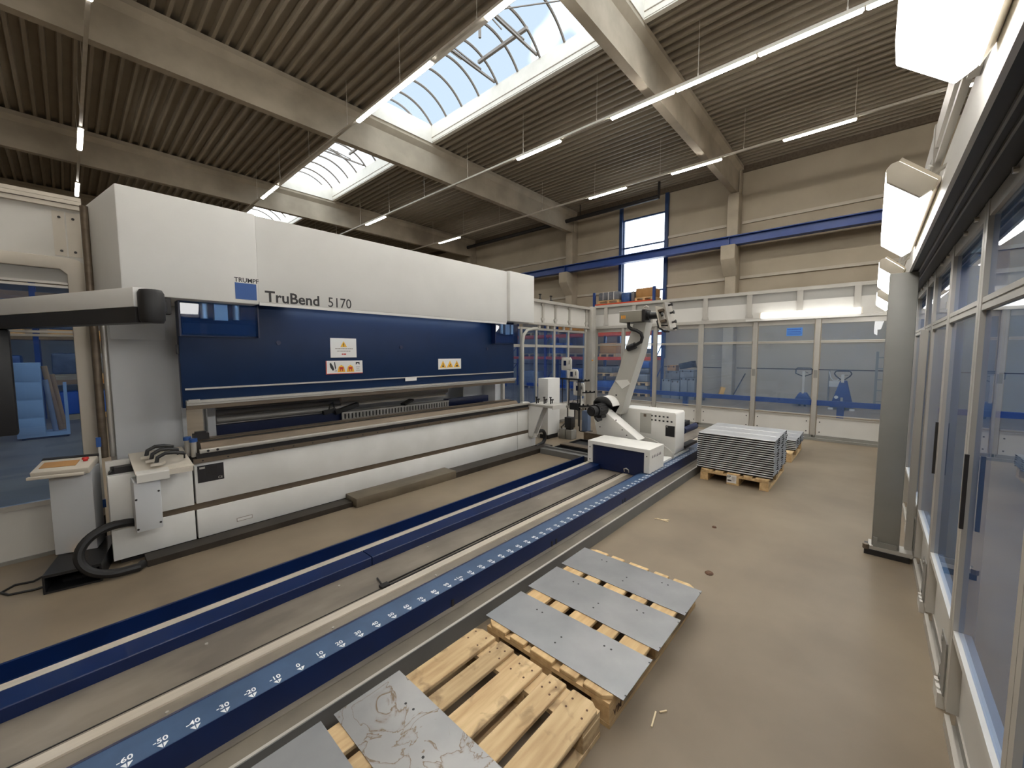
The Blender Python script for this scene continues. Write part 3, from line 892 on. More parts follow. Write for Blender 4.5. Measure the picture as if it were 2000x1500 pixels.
for x in (2.045, 2.15):
    MB().prism([(x - 0.045, 1.515), (x + 0.045, 1.515), (x + 0.03, 1.575), (x, 1.595), (x - 0.03, 1.575)], 'y', 4.4115, 4.4125).build('pictogram_patch', YELLOW, s2)
    MB().box(x - 0.022, x + 0.022, 4.4105, 4.4114, 1.545, 1.572).box(x - 0.018, x - 0.008, 4.4105, 4.4114, 1.525, 1.545).box(x + 0.008, x + 0.018, 4.4105, 4.4114, 1.525, 1.545).build('tool_pictogram', SIGNR, s2)
MB().prism([(2.215, 1.625), (2.26, 1.625), (2.26, 1.592), (2.245, 1.61), (2.23, 1.61), (2.215, 1.592)], 'y', 4.4115, 4.4125).build('tool_pictogram', INK, s2)
MB().box(2.215, 2.262, 4.4115, 4.4125, 1.565, 1.57).box(2.22, 2.255, 4.4115, 4.4125, 1.545, 1.55).box(2.215, 2.265, 4.4115, 4.4125, 1.527, 1.532).build('print_line', INKG, s2)
s3 = box(3.395, 3.80, 4.413, 4.419, 1.502, 1.647).build('warning_sign', SIGNW, pb)
for i, x in enumerate((3.475, 3.597, 3.72)):
    tri(x, 1.525, 0.112, 4.4125).build('warning_triangle', YELLOW, s3)
    m = MB()
    if i == 0:
        m.box(x - 0.016, x + 0.016, 4.4105, 4.4114, 1.535, 1.555).box(x - 0.005, x + 0.005, 4.4105, 4.4114, 1.56, 1.585)
    elif i == 1:
        m.prism([(x - 0.02, 1.535), (x - 0.008, 1.535), (x + 0.02, 1.575), (x + 0.008, 1.578)], 'y', 4.4105, 4.4114).box(x + 0.004, x + 0.024, 4.4105, 4.4114, 1.535, 1.545)
    else:
        m.prism([(x - 0.024, 1.535), (x + 0.024, 1.535), (x + 0.012, 1.56), (x - 0.012, 1.552)], 'y', 4.4105, 4.4114).box(x - 0.004, x + 0.004, 4.4105, 4.4114, 1.565, 1.588)
    m.build('pictogram', INK, s3)
# lower apron and table
box(0.70, 5.075, 4.45, 4.52, 0.375, 0.745).build('apron_panel', PANELW, pb, bevel=0.003)
box(0.70, 5.075, 4.45, 4.52, 0.055, 0.315).build('apron_panel', PANELW, pb, bevel=0.003)
box(0.16, 5.56, 4.47, 4.52, 0.31, 0.38).build('apron_groove', DKSTEEL, pb)
box(0.155, 0.685, 4.452, 4.52, 0.372, 0.75).build('end_panel', PANELW, pb, bevel=0.003)
box(0.155, 0.685, 4.452, 4.52, 0.055, 0.318).build('end_panel', PANELW, pb, bevel=0.003)
box(5.088, 5.58, 4.455, 4.52, 0.375, 0.745).build('end_panel', PANELW, pb, bevel=0.003)
box(5.088, 5.58, 4.455, 4.52, 0.055, 0.315).build('end_panel', PANELW, pb, bevel=0.003)
box(0.20, 5.55, 4.52, 4.85, 0.0, 0.80).build('table_beam', DARK, pb)
np_ = box(0.72, 0.915, 4.446, 4.45, 0.56, 0.715).build('type_plate', INK, pb)
MB().box(0.735, 0.775, 4.4445, 4.446, 0.685, 0.702).build('plate_logo', ALU, np_)
MB().text('CE', 0.03, FRONT(0.868, 4.4455, 0.572)).build('plate_marking', ALU, np_)
box(0.775, 0.865, 4.4445, 4.446, 0.61, 0.70).build('plate_field', DARK, np_)
lb = box(0.995, 1.125, 4.447, 4.45, 0.115, 0.15).build('small_label', INKG, pb)
box(1.0, 1.12, 4.4455, 4.447, 0.12, 0.145).build('label_field', SIGNW, lb)
MB().box(0.695, 5.36, 4.425, 4.475, 0.745, 0.785).build('perforated_angle', DKSTEEL, pb)
m = MB()
for k in range(24):
    x = 0.76 + k * 0.19
    m.cyl((x, 4.426, 0.765), (x, 4.4235, 0.765), 0.0075, n=8)
m.build('bolt_row', BLACK, pb, kind='stuff')
box(0.72, 5.36, 4.44, 4.49, 0.785, 0.835).build('clamp_channel', DARK, pb)
box(0.74, 5.37, 4.408, 4.445, 0.832, 0.866).build('clamp_bar', ALU, pb, bevel=0.003)
MB().cyl((0.80, 4.409, 0.85), (0.80, 4.4065, 0.85), 0.011, n=10).cyl((0.87, 4.409, 0.85), (0.87, 4.4065, 0.85), 0.011, n=10).build('clamp_bolt', BLACK, pb)
MB().prism([(4.45, 0.86), (4.49, 0.915), (4.62, 0.915), (4.62, 0.925), (4.72, 0.925), (4.72, 0.80), (4.45, 0.80)], 'x', 0.76, 5.1).build('die_rail', DKSTEEL, pb)
box(0.78, 5.08, 4.53, 4.545, 0.915, 0.922).build('die_slot', BLACK, pb)
m = MB().cyl((0.71, 4.48, 0.80), (0.71, 4.48, 0.95), 0.022, n=12).cyl((0.68, 4.56, 0.80), (0.68, 4.56, 0.96), 0.022, n=12)
m.build('gas_strut', ALU, pb)
MB().cyl((0.71, 4.48, 0.935), (0.71, 4.48, 0.965), 0.03, n=12).build('strut_cap', LOGOB, pb)
MB().cyl((0.68, 4.56, 0.945), (0.68, 4.56, 0.975), 0.03, n=12).build('strut_cap', LOGOB, pb)
MB().box(0.735, 0.85, 4.6, 4.68, 0.925, 0.98).box(0.75, 0.83, 4.6, 4.66, 0.98, 1.0).build('tool_end_block', DARK, pb)
# back gauge seen through the gap
box(0.90, 0.965, 4.9, 4.95, 0.80, 1.45).build('rear_post', SIDEW, pb)
box(5.2, 5.24, 4.9, 4.95, 0.8, 1.45).build('rear_post', ALU, pb)
m = MB()
for k in range(4):
    z = 1.035 + k * 0.075
    m.lathe([(0.034, 0), (0.034, 1.3)], (0.99, 5.0, z), 'x', 14)
m.box(0.99, 2.30, 5.0, 5.03, 0.99, 1.42)
m.build('roller_shutter', mat('shutter_grey', (150, 146, 140), 0.45, 0.2), pb)
box(0.98, 2.33, 4.96, 5.1, 0.80, 0.985).build('gauge_beam', NAVY, pb)
box(2.25, 4.85, 5.05, 5.2, 0.80, 0.93).build('gauge_beam', NAVY, pb)
MB().box(3.97, 4.85, 4.92, 5.05, 0.90, 1.0).build('gauge_box', NAVY, pb, bevel=0.004)
MB().cyl((2.27, 4.98, 1.15), (3.98, 4.98, 1.15), 0.055, n=18).box(2.27, 3.98, 5.0, 5.04, 1.05, 1.12).build('gauge_shaft', GATEW, pb)
m = MB()
x = 2.26
m.box(2.26, 3.965, 4.9, 4.92, 0.88, 0.90).box(2.26, 3.965, 4.9, 4.92, 0.965, 0.985)
while x < 3.96:
    m.box(x, x + 0.028, 4.9, 4.92, 0.90, 0.965)
    x += 0.0477
m.box(2.26, 3.965, 4.92, 5.06, 0.975, 0.985)
m.build('slotted_gauge_bar', ALU, pb)
box(2.27, 3.96, 4.922, 4.93, 0.885, 0.97).build('gauge_backing', BLACK, pb)
MB().bar((2.18, 4.93, 0.99), (2.5, 4.97, 1.06), 0.07, 0.05).bar((2.05, 4.95, 1.0), (2.2, 4.96, 1.02), 0.05).build('gauge_finger', BLACK, pb)
MB().tube([(2.1, 4.9, 1.04), (2.12, 4.9, 1.11), (2.16, 4.92, 1.12), (2.18, 4.93, 1.05)], 0.008, 6).build('gauge_cable', RUBBER, pb)
MB().bar((3.15, 4.92, 1.0), (3.32, 4.96, 1.05), 0.09, 0.03).build('gauge_finger', BLACK, pb)
box(4.6, 5.3, 5.28, 5.3, 0.8, 1.6).build('rear_sheet', SIDEW, pb)
box(0.98, 5.2, 5.5, 5.56, 0.75, 2.2).build('rear_cover', SIDEW, pb)
# left support arm with its tray and stop fingers
box(0.285, 0.445, 4.23, 4.45, 0.315, 0.72).build('arm_box', SIDEW, pb, bevel=0.006)
m = MB()
for x, z in ((0.43, 0.62), (0.43, 0.36), (0.295, 0.58), (0.295, 0.34)):
    m.cyl((x, 4.232, z), (x, 4.226, z), 0.008, n=8)
m.build('arm_screw', DARK, pb)
MB().prism([(4.2, 0.715), (4.2, 0.775), (4.205, 0.785), (4.72, 0.86), (4.72, 0.84), (4.23, 0.765), (4.215, 0.715)], 'x', 0.305, 0.50).build('arm_lip', BANDW, pb)
MB().prism([(4.21, 0.775), (4.21, 0.785), (4.72, 0.865), (4.72, 0.85)], 'x', 0.30, 0.66).build('arm_tray', GATEW, pb)
MB().prism([(4.21, 0.74), (4.21, 0.774), (4.72, 0.848), (4.72, 0.82)], 'x', 0.50, 0.655).build('tray_edge', GATEW, pb)
box(0.44, 0.63, 4.34, 4.36, 0.75, 0.80).build('tray_block', ALU, pb)
for k in range(3):
    x = 0.385 + 0.02 * k
    y = 4.42 + 0.1 * (1 - k)
    z = 0.80 + (y - 4.21) * 0.155
    MB().prism([(x - 0.03, y - 0.06), (x + 0.04, y - 0.06), (x + 0.07, y), (x, y)], 'z', z - 0.0, z + 0.02).build('stop_base', GATEW, pb)
    MB().tube([(x + 0.01, y - 0.02, z + 0.01), (x + 0.02, y - 0.02, z + 0.06), (x + 0.07, y - 0.01, z + 0.085), (x + 0.13, y, z + 0.08), (x + 0.19, y + 0.02, z + 0.06)], 0.015, 8).build('stop_finger', BLACK, pb)
for x, y in ((0.60, 4.5), (0.63, 4.4), (0.55, 4.66)):
    z = 0.79 + (y - 4.21) * 0.155
    MB().cyl((x, y, z), (x, y, z + 0.035), 0.006, n=8).cyl((x, y, z + 0.03), (x, y, z + 0.042), 0.011, n=8).build('tray_pin', BLACK, pb)
m = MB().box(0.155, 0.30, 4.60, 4.64, 0.80, 0.84).box(0.155, 0.18, 4.60, 4.64, 0.235, 0.80).box(0.18, 0.30, 4.60, 4.64, 0.235, 0.255).box(0.155, 0.30, 4.64, 4.65, 0.235, 0.84)
m.build('guard_frame', BANDW, pb)
box(0.22, 0.285, 4.585, 4.60, 0.68, 0.79).build('knob_plate', BANDW, pb)
MB().cyl((0.195, 4.6, 0.745), (0.195, 4.53, 0.745), 0.03, n=10).cyl((0.195, 4.53, 0.745), (0.195, 4.515, 0.745), 0.018, n=8).cyl((0.19, 4.545, 0.745), (0.25, 4.545, 0.75), 0.011, n=8).build('clamp_knob', BLACK, pb)
box(0.185, 0.30, 4.6, 4.64, 0.255, 0.32).build('frame_foot', DKSTEEL, pb)
# right support arm
box(5.36, 5.74, 3.93, 4.44, 0.80, 0.845).build('arm_tray', ROBG, pb, bevel=0.003)
box(5.37, 5.75, 3.915, 3.93, 0.775, 0.85).build('arm_lip', BANDW, pb)
MB().prism([(4.44, 0.80), (4.12, 0.80), (4.36, 0.27), (4.44, 0.27)], 'x', 5.36, 5.385).build('arm_gusset', WHITE, pb)
MB().prism([(4.44, 0.80), (4.12, 0.80), (4.36, 0.27), (4.44, 0.27)], 'x', 5.5, 5.525).build('arm_gusset', WHITE, pb)
box(5.385, 5.5, 4.36, 4.44, 0.24, 0.30).build('arm_lip', BANDW, pb)
box(5.20, 5.36, 4.43, 4.5, 0.845, 0.875).build('arm_lip', BANDW, pb)
for x, y in ((5.45, 4.33), (5.5, 4.2), (5.55, 4.1)):
    MB().cyl((x, y, 0.84), (x, y, 0.95), 0.011, n=8).cyl((x, y, 0.95), (x, y, 0.965), 0.022, n=8).box(x + 0.02, x + 0.08, y - 0.01, y + 0.01, 0.9, 0.925).cyl((x + 0.05, y, 0.85), (x + 0.05, y, 0.9), 0.01, n=8).build('stop_pin', DARK, pb)

# ------------------------------------------------------------------ things around the press
d = thing('cable_duct', 'black cable duct on the floor along the base of the press', 'cable duct', (3, 4.33, 0))
box(0.335, 2.055, 4.27, 4.445, 0, 0.053).build('duct_body', DUCT, d)
box(3.5, 5.75, 4.2, 4.43, 0, 0.075).build('duct_body', DUCT, d)
box(2.06, 3.5, 4.19, 4.45, 0, 0.105).build('duct_cover', DUCTL, d, bevel=0.006)
h = thing('cable_hose', 'black hose looping from the left support arm down to the floor duct', 'hose', (0.1, 4.3, 0))
pts = []
for k in range(19):
    t = k / 18
    a = PI * 0.5 + PI * t
    pts.append((0.17 + 0.20 * math.cos(a) * (1 if t < 1 else 1), 4.38 - 0.15 * t, 0.21 + 0.165 * math.sin(a)))
pts = [(0.36, 4.42, 0.33), (0.25, 4.40, 0.365)] + pts + [(0.28, 4.24, 0.036), (0.31, 4.29, 0.034)]
pts = [Vector(p) for p in pts]
MB().tube(pts, 0.032, 10).build('hose', RUBBER, h)
h2 = thing('cable_hose', 'black hose loop below the right support arm of the press', 'hose', (5.75, 4.4, 0))
pts = [(5.6, 4.4, 0.32)] + [(5.68 + 0.11 * math.cos(a), 4.4, 0.2 + 0.12 * math.sin(a)) for a in [PI / 2 - PI * k / 12 for k in range(13)]] + [(5.5, 4.38, 0.06)]
MB().tube(pts, 0.032, 10).build('hose', RUBBER, h2)
c = thing('white_cabinet', 'narrow upright white cabinet standing behind the right support arm of the press', 'cabinet', (6.5, 4.85, 0))
box(6.32, 6.72, 4.73, 4.98, 0.09, 1.22).build('body', WHITE, c, bevel=0.008)
box(6.36, 6.70, 4.76, 4.96, 0, 0.09).build('shadow_base', BLACK, c)  # black block stands in for the shadow under the cabinet

# operator console at the left
oc = thing('operator_console', 'grey operator console with red stop button left of the press', 'console', (-0.04, 4.75, 0))
MB().prism([(-0.155, 4.70), (0.075, 4.62), (0.13, 4.82), (-0.1, 4.9)], 'z', 0.142, 0.80).build('column', SIDEW, oc, bevel=0.006)
ang = math.atan2(-0.08, 0.23)
def CM(dx, dy, z, tilt=0.0):
    m = Matrix.Translation((-0.055 + dx * math.cos(ang) - dy * math.sin(ang), 4.70 + dx * math.sin(ang) + dy * math.cos(ang), z)) @ Matrix.Rotation(ang, 4, 'Z') @ Matrix.Rotation(tilt, 4, 'X')
    return m
MB().obox(CM(0.0, -0.01, 0.835, 0.28), 0.32, 0.2, 0.05).build('console_top', GATEW, oc, bevel=0.006)
MB().obox(CM(-0.03, -0.015, 0.861, 0.28), 0.2, 0.09, 0.004).build('key_field', CARD, oc)
MB().obox(CM(0.0, 0.085, 0.885, 0.28), 0.32, 0.03, 0.02).build('rear_lip', DARK, oc)
MB().obox(CM(-0.01, -0.135, 0.795), 0.31, 0.03, 0.022).build('hand_rail', GATEW, oc, bevel=0.004)
MB().lathe([(0.0, 0.03), (0.018, 0.028), (0.022, 0.015), (0.014, 0.01), (0.014, 0.0)], tuple(CM(0.11, 0.0, 0.866).translation), 'z', 16).build('emergency_stop', RED, oc)
fp = thing('foot_pedal', 'black foot pedal box with an orange pilot light under the operator console', 'foot pedal', (-0.06, 4.45, 0))
FPM = Matrix.Translation((-0.025, 4.5, 0.07)) @ Matrix.Rotation(ang * 0.6, 4, 'Z')
m = MB()
for (dx, dy, dz, sx, sy, sz) in ((0, 0.1, 0.06, 0.30, 0.62, 0.02), (-0.145, 0.1, 0, 0.012, 0.62, 0.12), (0.145, 0.1, 0, 0.012, 0.62, 0.12), (0, 0.4, 0, 0.3, 0.02, 0.12), (0, 0.1, -0.062, 0.3, 0.62, 0.014)):
    m.obox(FPM @ Matrix.Translation((dx, dy, dz)), sx, sy, sz)
m.build('hood', BLACK, fp)
MB().obox(FPM @ Matrix.Translation((0, 0.02, -0.025)) @ Matrix.Rotation(0.2, 4, 'X'), 0.16, 0.22, 0.02).build('pedal', DARK, fp)
MB().cyl(tuple((FPM @ Matrix.Translation((-0.035, 0.13, 0.07))).translation), tuple((FPM @ Matrix.Translation((-0.035, 0.13, 0.078))).translation), 0.014).build('pilot_light', INDM, fp)
cb2 = thing('floor_cable', 'thin black cable running over the floor left of the foot pedal', 'cable', (-0.35, 4.5, 0))
MB().tube([(-0.19, 4.6, 0.05), (-0.27, 4.62, 0.012), (-0.36, 4.66, 0.008), (-0.42, 4.58, 0.008), (-0.38, 4.5, 0.008), (-0.26, 4.46, 0.008), (-0.2, 4.46, 0.012)], 0.008, 6).build('cable', RUBBER, cb2)
for i, (x, y, z0, z1, mt) in enumerate(((0.15, 4.9, 0.46, 0.98, BANDW),)):
    r = thing('guide_strip', 'thin white strip with blue ends standing beside the side pipes of the press', 'guide strip', (x, y, 0.35))
    box(x - 0.02, x - 0.005, y - 0.03, y, 0.47, 0.93).build('strip', BANDW, r)
    box(x - 0.03, x, y - 0.035, y, 0.93, 1.01).build('end_piece', LOGOB, r)
    box(x - 0.03, x, y - 0.035, y, 0.40, 0.47).build('end_piece', LOGOB, r)

# swing arm with the hanging control panel
sw = thing('swing_arm', 'white swing arm reaching in from the left over the operator console', 'swing arm', (0.4, 3.9, 2.05))
p0, p1 = Vector((0.315, 3.15, 0)), Vector((-0.30, 4.65, 0))
dr = (p1 - p0).normalized()
e1 = p0 + dr * 2.1
MB().bar((p0.x, p0.y, 2.045), (e1.x, e1.y, 2.045), 0.10, 0.11).build('arm_cover', WHITE, sw, bevel=0.004)
MB().bar((p0.x, p0.y, 1.945), (e1.x, e1.y, 1.945), 0.09, 0.088).build('arm_underside', DARK, sw)
q = p0 - dr * 0.05
MB().lathe([(0.0, 1.9), (0.05, 1.9), (0.06, 1.92), (0.06, 2.07), (0.05, 2.09), (0.0, 2.09)], (q.x + 0.01, q.y + 0.02, 0), 'z', 20).build('pivot', RUBBER, sw)
MB().bar((q.x + 0.03, q.y + 0.04, 2.0), (0.52, 4.21, 2.10), 0.07, 0.07).build('inner_arm', DARK, sw)
box(0.46, 0.58, 4.2, 4.3, 2.04, 2.165).build('wall_bracket', DARK, sw)
e2 = p0 + dr * 1.62
MB().cyl((e2.x - 0.28, e2.y, 1.7), (e2.x - 0.28, e2.y, 1.92), 0.025).build('panel_neck', DARK, sw)
MB().bar((e2.x, e2.y, 1.925), (e2.x - 0.3, e2.y, 1.925), 0.06, 0.03).build('panel_bracket', DARK, sw)
MB().box(-0.85, -0.272, 4.62, 4.72, 1.13, 1.90).build('control_panel', BLACK, sw, bevel=0.012)
# ================================================================== ROBOT RAIL
RX0, RX1 = -1.8, 8.6
rl = thing('robot_rail', 'long blue double floor rail with a numbered scale that the robot rides on', 'rail', (3.4, 2.4, 0))
MB().prism([(1.92, 0.105), (1.92, 0.23), (2.08, 0.23), (2.135, 0.2), (2.135, 0.105)], 'x', RX0, RX1).build('front_beam', RAILB, rl)
box(RX0, RX1, 1.923, 2.076, 0.2298, 0.2303).build('beam_top_strip', mat('beam_top_strip_blue', (64, 85, 114), 0.32, var=0.12, scale=6, detail=6), rl)  # lighter blue strip on top of the front beam
xs = [RX0, 1.41, 3.24, 5.07, RX1]
for a, b in zip(xs[:-1], xs[1:]):
    MB().prism([(2.656, 0.12), (2.656, 0.225), (2.66, 0.23), (2.80, 0.23), (2.80, 0.12)], 'x', a + 0.004, b - 0.004).build('rear_beam', RAILB, rl)
MB().box(RX0, RX1, 1.885, 2.87, 0.0, 0.105).box(RX0, RX1, 2.135, 2.656, 0.105, 0.166).build('bed_plate', STEEL, rl)
MB().box(RX0, RX1, 2.80, 2.855, 0.105, 0.232).build('rear_guide_strip', BRIGHT, rl)
box(RX0, RX1, 2.255, 2.315, 0.166, 0.176).build('front_guide_strip', BRIGHT, rl)
MB().box(RX0, RX1, 2.34, 2.346, 0.166, 0.169).build('plate_seam', DARK, rl)
MB().box(RX0, RX1, 1.775, 1.885, 0.0, 0.10).build('front_kerb', KERB, rl)
box(RX0, RX1, 1.770, 1.784, 0.0, 0.106).build('kerb_edge', KERBF, rl)
box(RX0, RX1, 1.775, 1.79, 0.1045, 0.1075).build('kerb_pale_strip', ALU, rl)  # pale metal strip along the kerb's top edge
MB().box(RX0, 5.36, 3.295, 3.315, 0.0, 0.105).box(RX0, 5.36, 2.87, 3.295, 0.0, 0.012).build('rear_trench_flange', RAILB, rl)
m = MB()
m.box(1.32, 4.6, 2.36, 2.366, 0.166, 0.176).box(1.34, 4.6, 2.33, 2.335, 0.166, 0.172)
m.bar((1.32, 2.35, 0.172), (1.345, 2.47, 0.172), 0.008)
m.build('cable_guide', DARK, rl)
box(1.30, 1.36, 2.325, 2.37, 0.166, 0.182).build('guide_end_stop', DARK, rl)
for k in range(7):
    x = 0.2 + k * 0.72
    MB().cyl((x, 2.2, 0.166), (x, 2.2, 0.171), 0.007, n=8).build('bed_screw', ALU, rl)
    MB().cyl((x + 0.21, 2.58, 0.166), (x + 0.21, 2.58, 0.171), 0.008, n=8).build('bed_screw', ALU, rl)
for x in (2.62, 2.68, 1.55, 3.9, 3.96):
    box(x, x + 0.02, 1.917, 1.921, 0.105, 0.15).build('drain_notch', BLACK, rl)
X0 = 0.4414 * 1.49
for k in range(-7, 64):
    x = X0 + k * 0.1 * 0.9985
    body = str((k % 10) * 10) if k > 0 and k % 10 else (str(k * 10) if k <= 0 else '+%dm' % (k // 10))
    m = MB().text(body, 0.035, Matrix.Translation((x - 0.004, 1.962, 0.2306)), bold=0.0006, align='CENTER', depth=0.0003)
    m.prism([(x - 0.017, 1.95), (x - 0.002, 1.952), (x - 0.001, 1.927)], 'z', 0.2304, 0.2309).prism([(x + 0.002, 1.952), (x + 0.017, 1.95), (x + 0.001, 1.927)], 'z', 0.2304, 0.2309)
    m.build('scale_mark', MARKW, rl)
fb = thing('steel_bracket_bar', 'flat steel bar lying across the floor between press and rail near the robot', 'steel bar', (5.4, 3.7, 0))
MB().box(5.365, 5.47, 2.9, 4.18, 0.0, 0.09).box(5.47, 5.5, 2.9, 4.18, 0.0, 0.12).build('bar', KERBF, fb)

# ================================================================== BENDING ROBOT
rb = thing('bending_robot', 'white bending robot with one raised arm riding on the blue floor rail', 'robot', (5.2, 2.45, 0.23))
m = MB().box(4.70, 5.15, 1.965, 2.835, 0.49, 0.535).box(4.70, 5.15, 1.965, 2.035, 0.24, 0.49).box(4.70, 5.15, 2.765, 2.835, 0.24, 0.49)
m.build('carriage_hood', ROBW, rb)
box(4.72, 5.13, 2.035, 2.765, 0.175, 0.49).build('carriage_front', NAVY, rb)
MB().tube([(4.715, 2.30, 0.2), (4.70, 2.30, 0.235), (4.70, 2.27, 0.25), (4.70, 2.24, 0.235), (4.715, 2.24, 0.2)], 0.008, 6).build('hook', ALU, rb)
m = MB()
for k in range(6):
    x = 4.78 + k * 0.05
    m.prism([(x, 0.42), (x + 0.02, 0.42), (x + 0.02, 0.445), (x + 0.012, 0.455)], 'y', 1.9635, 1.9655)
m.build('vent_slot', BLACK, rb, kind='stuff')
m = MB()
for y, z in ((2.0, 0.45), (2.8, 0.45), (2.8, 0.28)):
    m.cyl((4.70, y, z), (4.696, y, z), 0.008, n=8)
m.build('hood_screw', DARK, rb, kind='stuff')
# triangular shoulder
R0 = 0.14
poly = [(2.90, 0.50), (2.965, 0.62), (3.09, 0.80)]
cyy, czz = 2.945, 0.915
for k in range(13):
    a = math.radians(165 - k * 11.5)
    poly.append((cyy + 0.155 * math.cos(a), czz + 0.155 * math.sin(a)))
poly += [(2.38, 0.50)]
poly = [(3.03, 0.50), (3.11, 0.85)] + [(cyy + 0.165 * math.cos(math.radians(a)), czz + 0.165 * math.sin(math.radians(a))) for a in range(170, 20, -12)] + [(2.37, 0.50)]
MB().prism(poly, 'x', 5.28, 5.50).build('shoulder_plate', ROBW, rb, bevel=0.005)
m = MB()
for y, z in ((2.80, 0.90), (2.72, 0.75), (2.62, 0.62), (2.98, 0.62), (2.90, 1.04), (2.55, 0.55), (3.0, 0.75)):
    m.cyl((5.28, y, z), (5.275, y, z), 0.009, n=8)
m.build('plate_screw', DARK, rb, kind='stuff')
MB().prism([(2.50, 0.525), (2.47, 0.525), (2.52, 0.60), (2.545, 0.60)], 'x', 5.33, 5.36).build('handle_slot', ROBG, rb)
# drive motor
mo = MB().cyl((5.28, 2.93, 0.895), (5.04, 2.93, 0.895), 0.088, n=24).build('drive_motor', BLACK, rb)
m = MB()
for k in range(14):
    a = 2 * PI * k / 14
    m.bar((5.07, 2.93 + 0.088 * math.cos(a), 0.895 + 0.088 * math.sin(a)), (5.25, 2.93 + 0.088 * math.cos(a), 0.895 + 0.088 * math.sin(a)), 0.012)
m.build('cooling_fin', DARK, mo)
MB().cyl((5.04, 2.93, 0.895), (4.95, 2.94, 0.89), 0.07, n=20).cyl((4.95, 2.94, 0.89), (4.93, 2.94, 0.89), 0.055, n=20).build('fan_cover', RUBBER, mo)
MB().box(5.1, 5.24, 2.86, 2.98, 0.78, 0.82).tube([(5.0, 2.9, 0.80), (5.02, 2.87, 0.76), (5.1, 2.86, 0.77)], 0.02, 8).build('terminal_box', RUBBER, mo)
# boom
bm_ = MB().prism([(3.0, 0.86), (2.975, 1.12), (2.86, 1.32), (2.585, 2.16), (2.40, 2.16), (2.47, 1.75), (2.67, 1.12), (2.76, 0.80)], 'x', 5.505, 5.72).build('lower_boom', ROBG, rb, bevel=0.004)
MB().prism([(2.86, 1.31), (2.74, 1.19), (2.62, 1.27), (2.66, 1.33)], 'x', 5.492, 5.505).build('boom_flap', ROBW, bm_)
MB().cyl((5.505, 2.84, 1.09), (5.498, 2.84, 1.09), 0.012, n=8).build('boom_bolt', DARK, bm_)
# head
hb = box(5.40, 5.80, 2.43, 2.76, 2.165, 2.315).build('arm_head', HEADG, rb, bevel=0.004)
box(5.395, 5.815, 2.425, 2.765, 2.315, 2.325).build('head_lid', ROBW, hb)
m = MB()
for k in range(3):
    y = 2.715 - k * 0.025
    m.box(5.396, 5.40, y, y + 0.014, 2.215, 2.26)
m.build('orange_marking', ORANGE, hb)
MB().box(5.42, 5.62, 2.385, 2.43, 2.16, 2.33).build('head_flange', DARK, hb)
MB().tube([(5.45, 2.42, 2.31), (5.45, 2.415, 2.355), (5.45, 2.38, 2.375), (5.45, 2.35, 2.36), (5.45, 2.345, 2.335)], 0.012, 8).build('lifting_eye', ALU, hb)
wr = MB().cyl((5.52, 2.40, 2.245), (5.52, 2.35, 2.245), 0.065, n=18).cyl((5.52, 2.35, 2.245), (5.52, 2.18, 2.245), 0.05, n=18).build('wrist_tube', BLACK, rb)
gr = thing('sheet_gripper', 'vacuum sheet gripper frame tilted at the end of the robot arm', 'gripper', (5.52, 2.12, 2.2))
tl = Matrix.Translation((5.5, 2.10, 2.21)) @ Matrix.Rotation(-0.24, 4, 'X')
def G(m, dx, dy, dz, sx, sy, sz):
    return m.obox(tl @ Matrix.Translation((dx, dy, dz)), sx, sy, sz)
G(MB(), 0, 0.08, 0.02, 0.26, 0.014, 0.30).build('rear_plate', GATEW, gr)
G(G(MB(), 0, 0.0, 0.0, 0.06, 0.04, 0.38), 0.0, -0.035, 0.0, 0.24, 0.02, 0.38).build('front_beam', ALU, gr)
G(G(MB(), 0, 0.04, 0.1, 0.2, 0.07, 0.03), 0, 0.04, -0.05, 0.2, 0.07, 0.03).build('spacer', DKSTEEL, gr)
for dz in (0.15, 0.04, -0.09, -0.18):
    a = tl @ Vector((0, -0.045, dz))
    b = tl @ Vector((0, -0.085, dz))
    c_ = tl @ Vector((0, -0.10, dz))
    MB().cyl(a, b, 0.014, n=10).cyl(b, c_, 0.02, 0.026, n=12).build('suction_cup', DARK, gr)
MB().tube([tl @ Vector(p) for p in ((0.02, 0.07, 0.05), (-0.08, 0.12, -0.03), (-0.1, 0.11, -0.12), (-0.05, 0.06, -0.19), (0.0, 0.02, -0.2))], 0.012, 8).tube([tl @ Vector(p) for p in ((-0.04, 0.06, 0.12), (-0.1, 0.1, 0.0), (-0.09, 0.08, -0.1), (-0.02, 0.0, -0.12))], 0.009, 8).build('air_hose', RUBBER, gr)
MB().tube([(5.47, 2.65, 2.165), (5.46, 2.64, 2.10), (5.43, 2.58, 2.06), (5.41, 2.50, 2.04), (5.41, 2.43, 2.0), (5.41, 2.41, 1.94), (5.42, 2.43, 1.88), (5.44, 2.50, 1.845), (5.47, 2.57, 1.825)], 0.024, 12).build('arm_cable', RUBBER, rb)
MB().cyl((5.47, 2.54, 1.83), (5.485, 2.66, 1.79), 0.047, n=12).build('cable_plug', BLACK, rb)
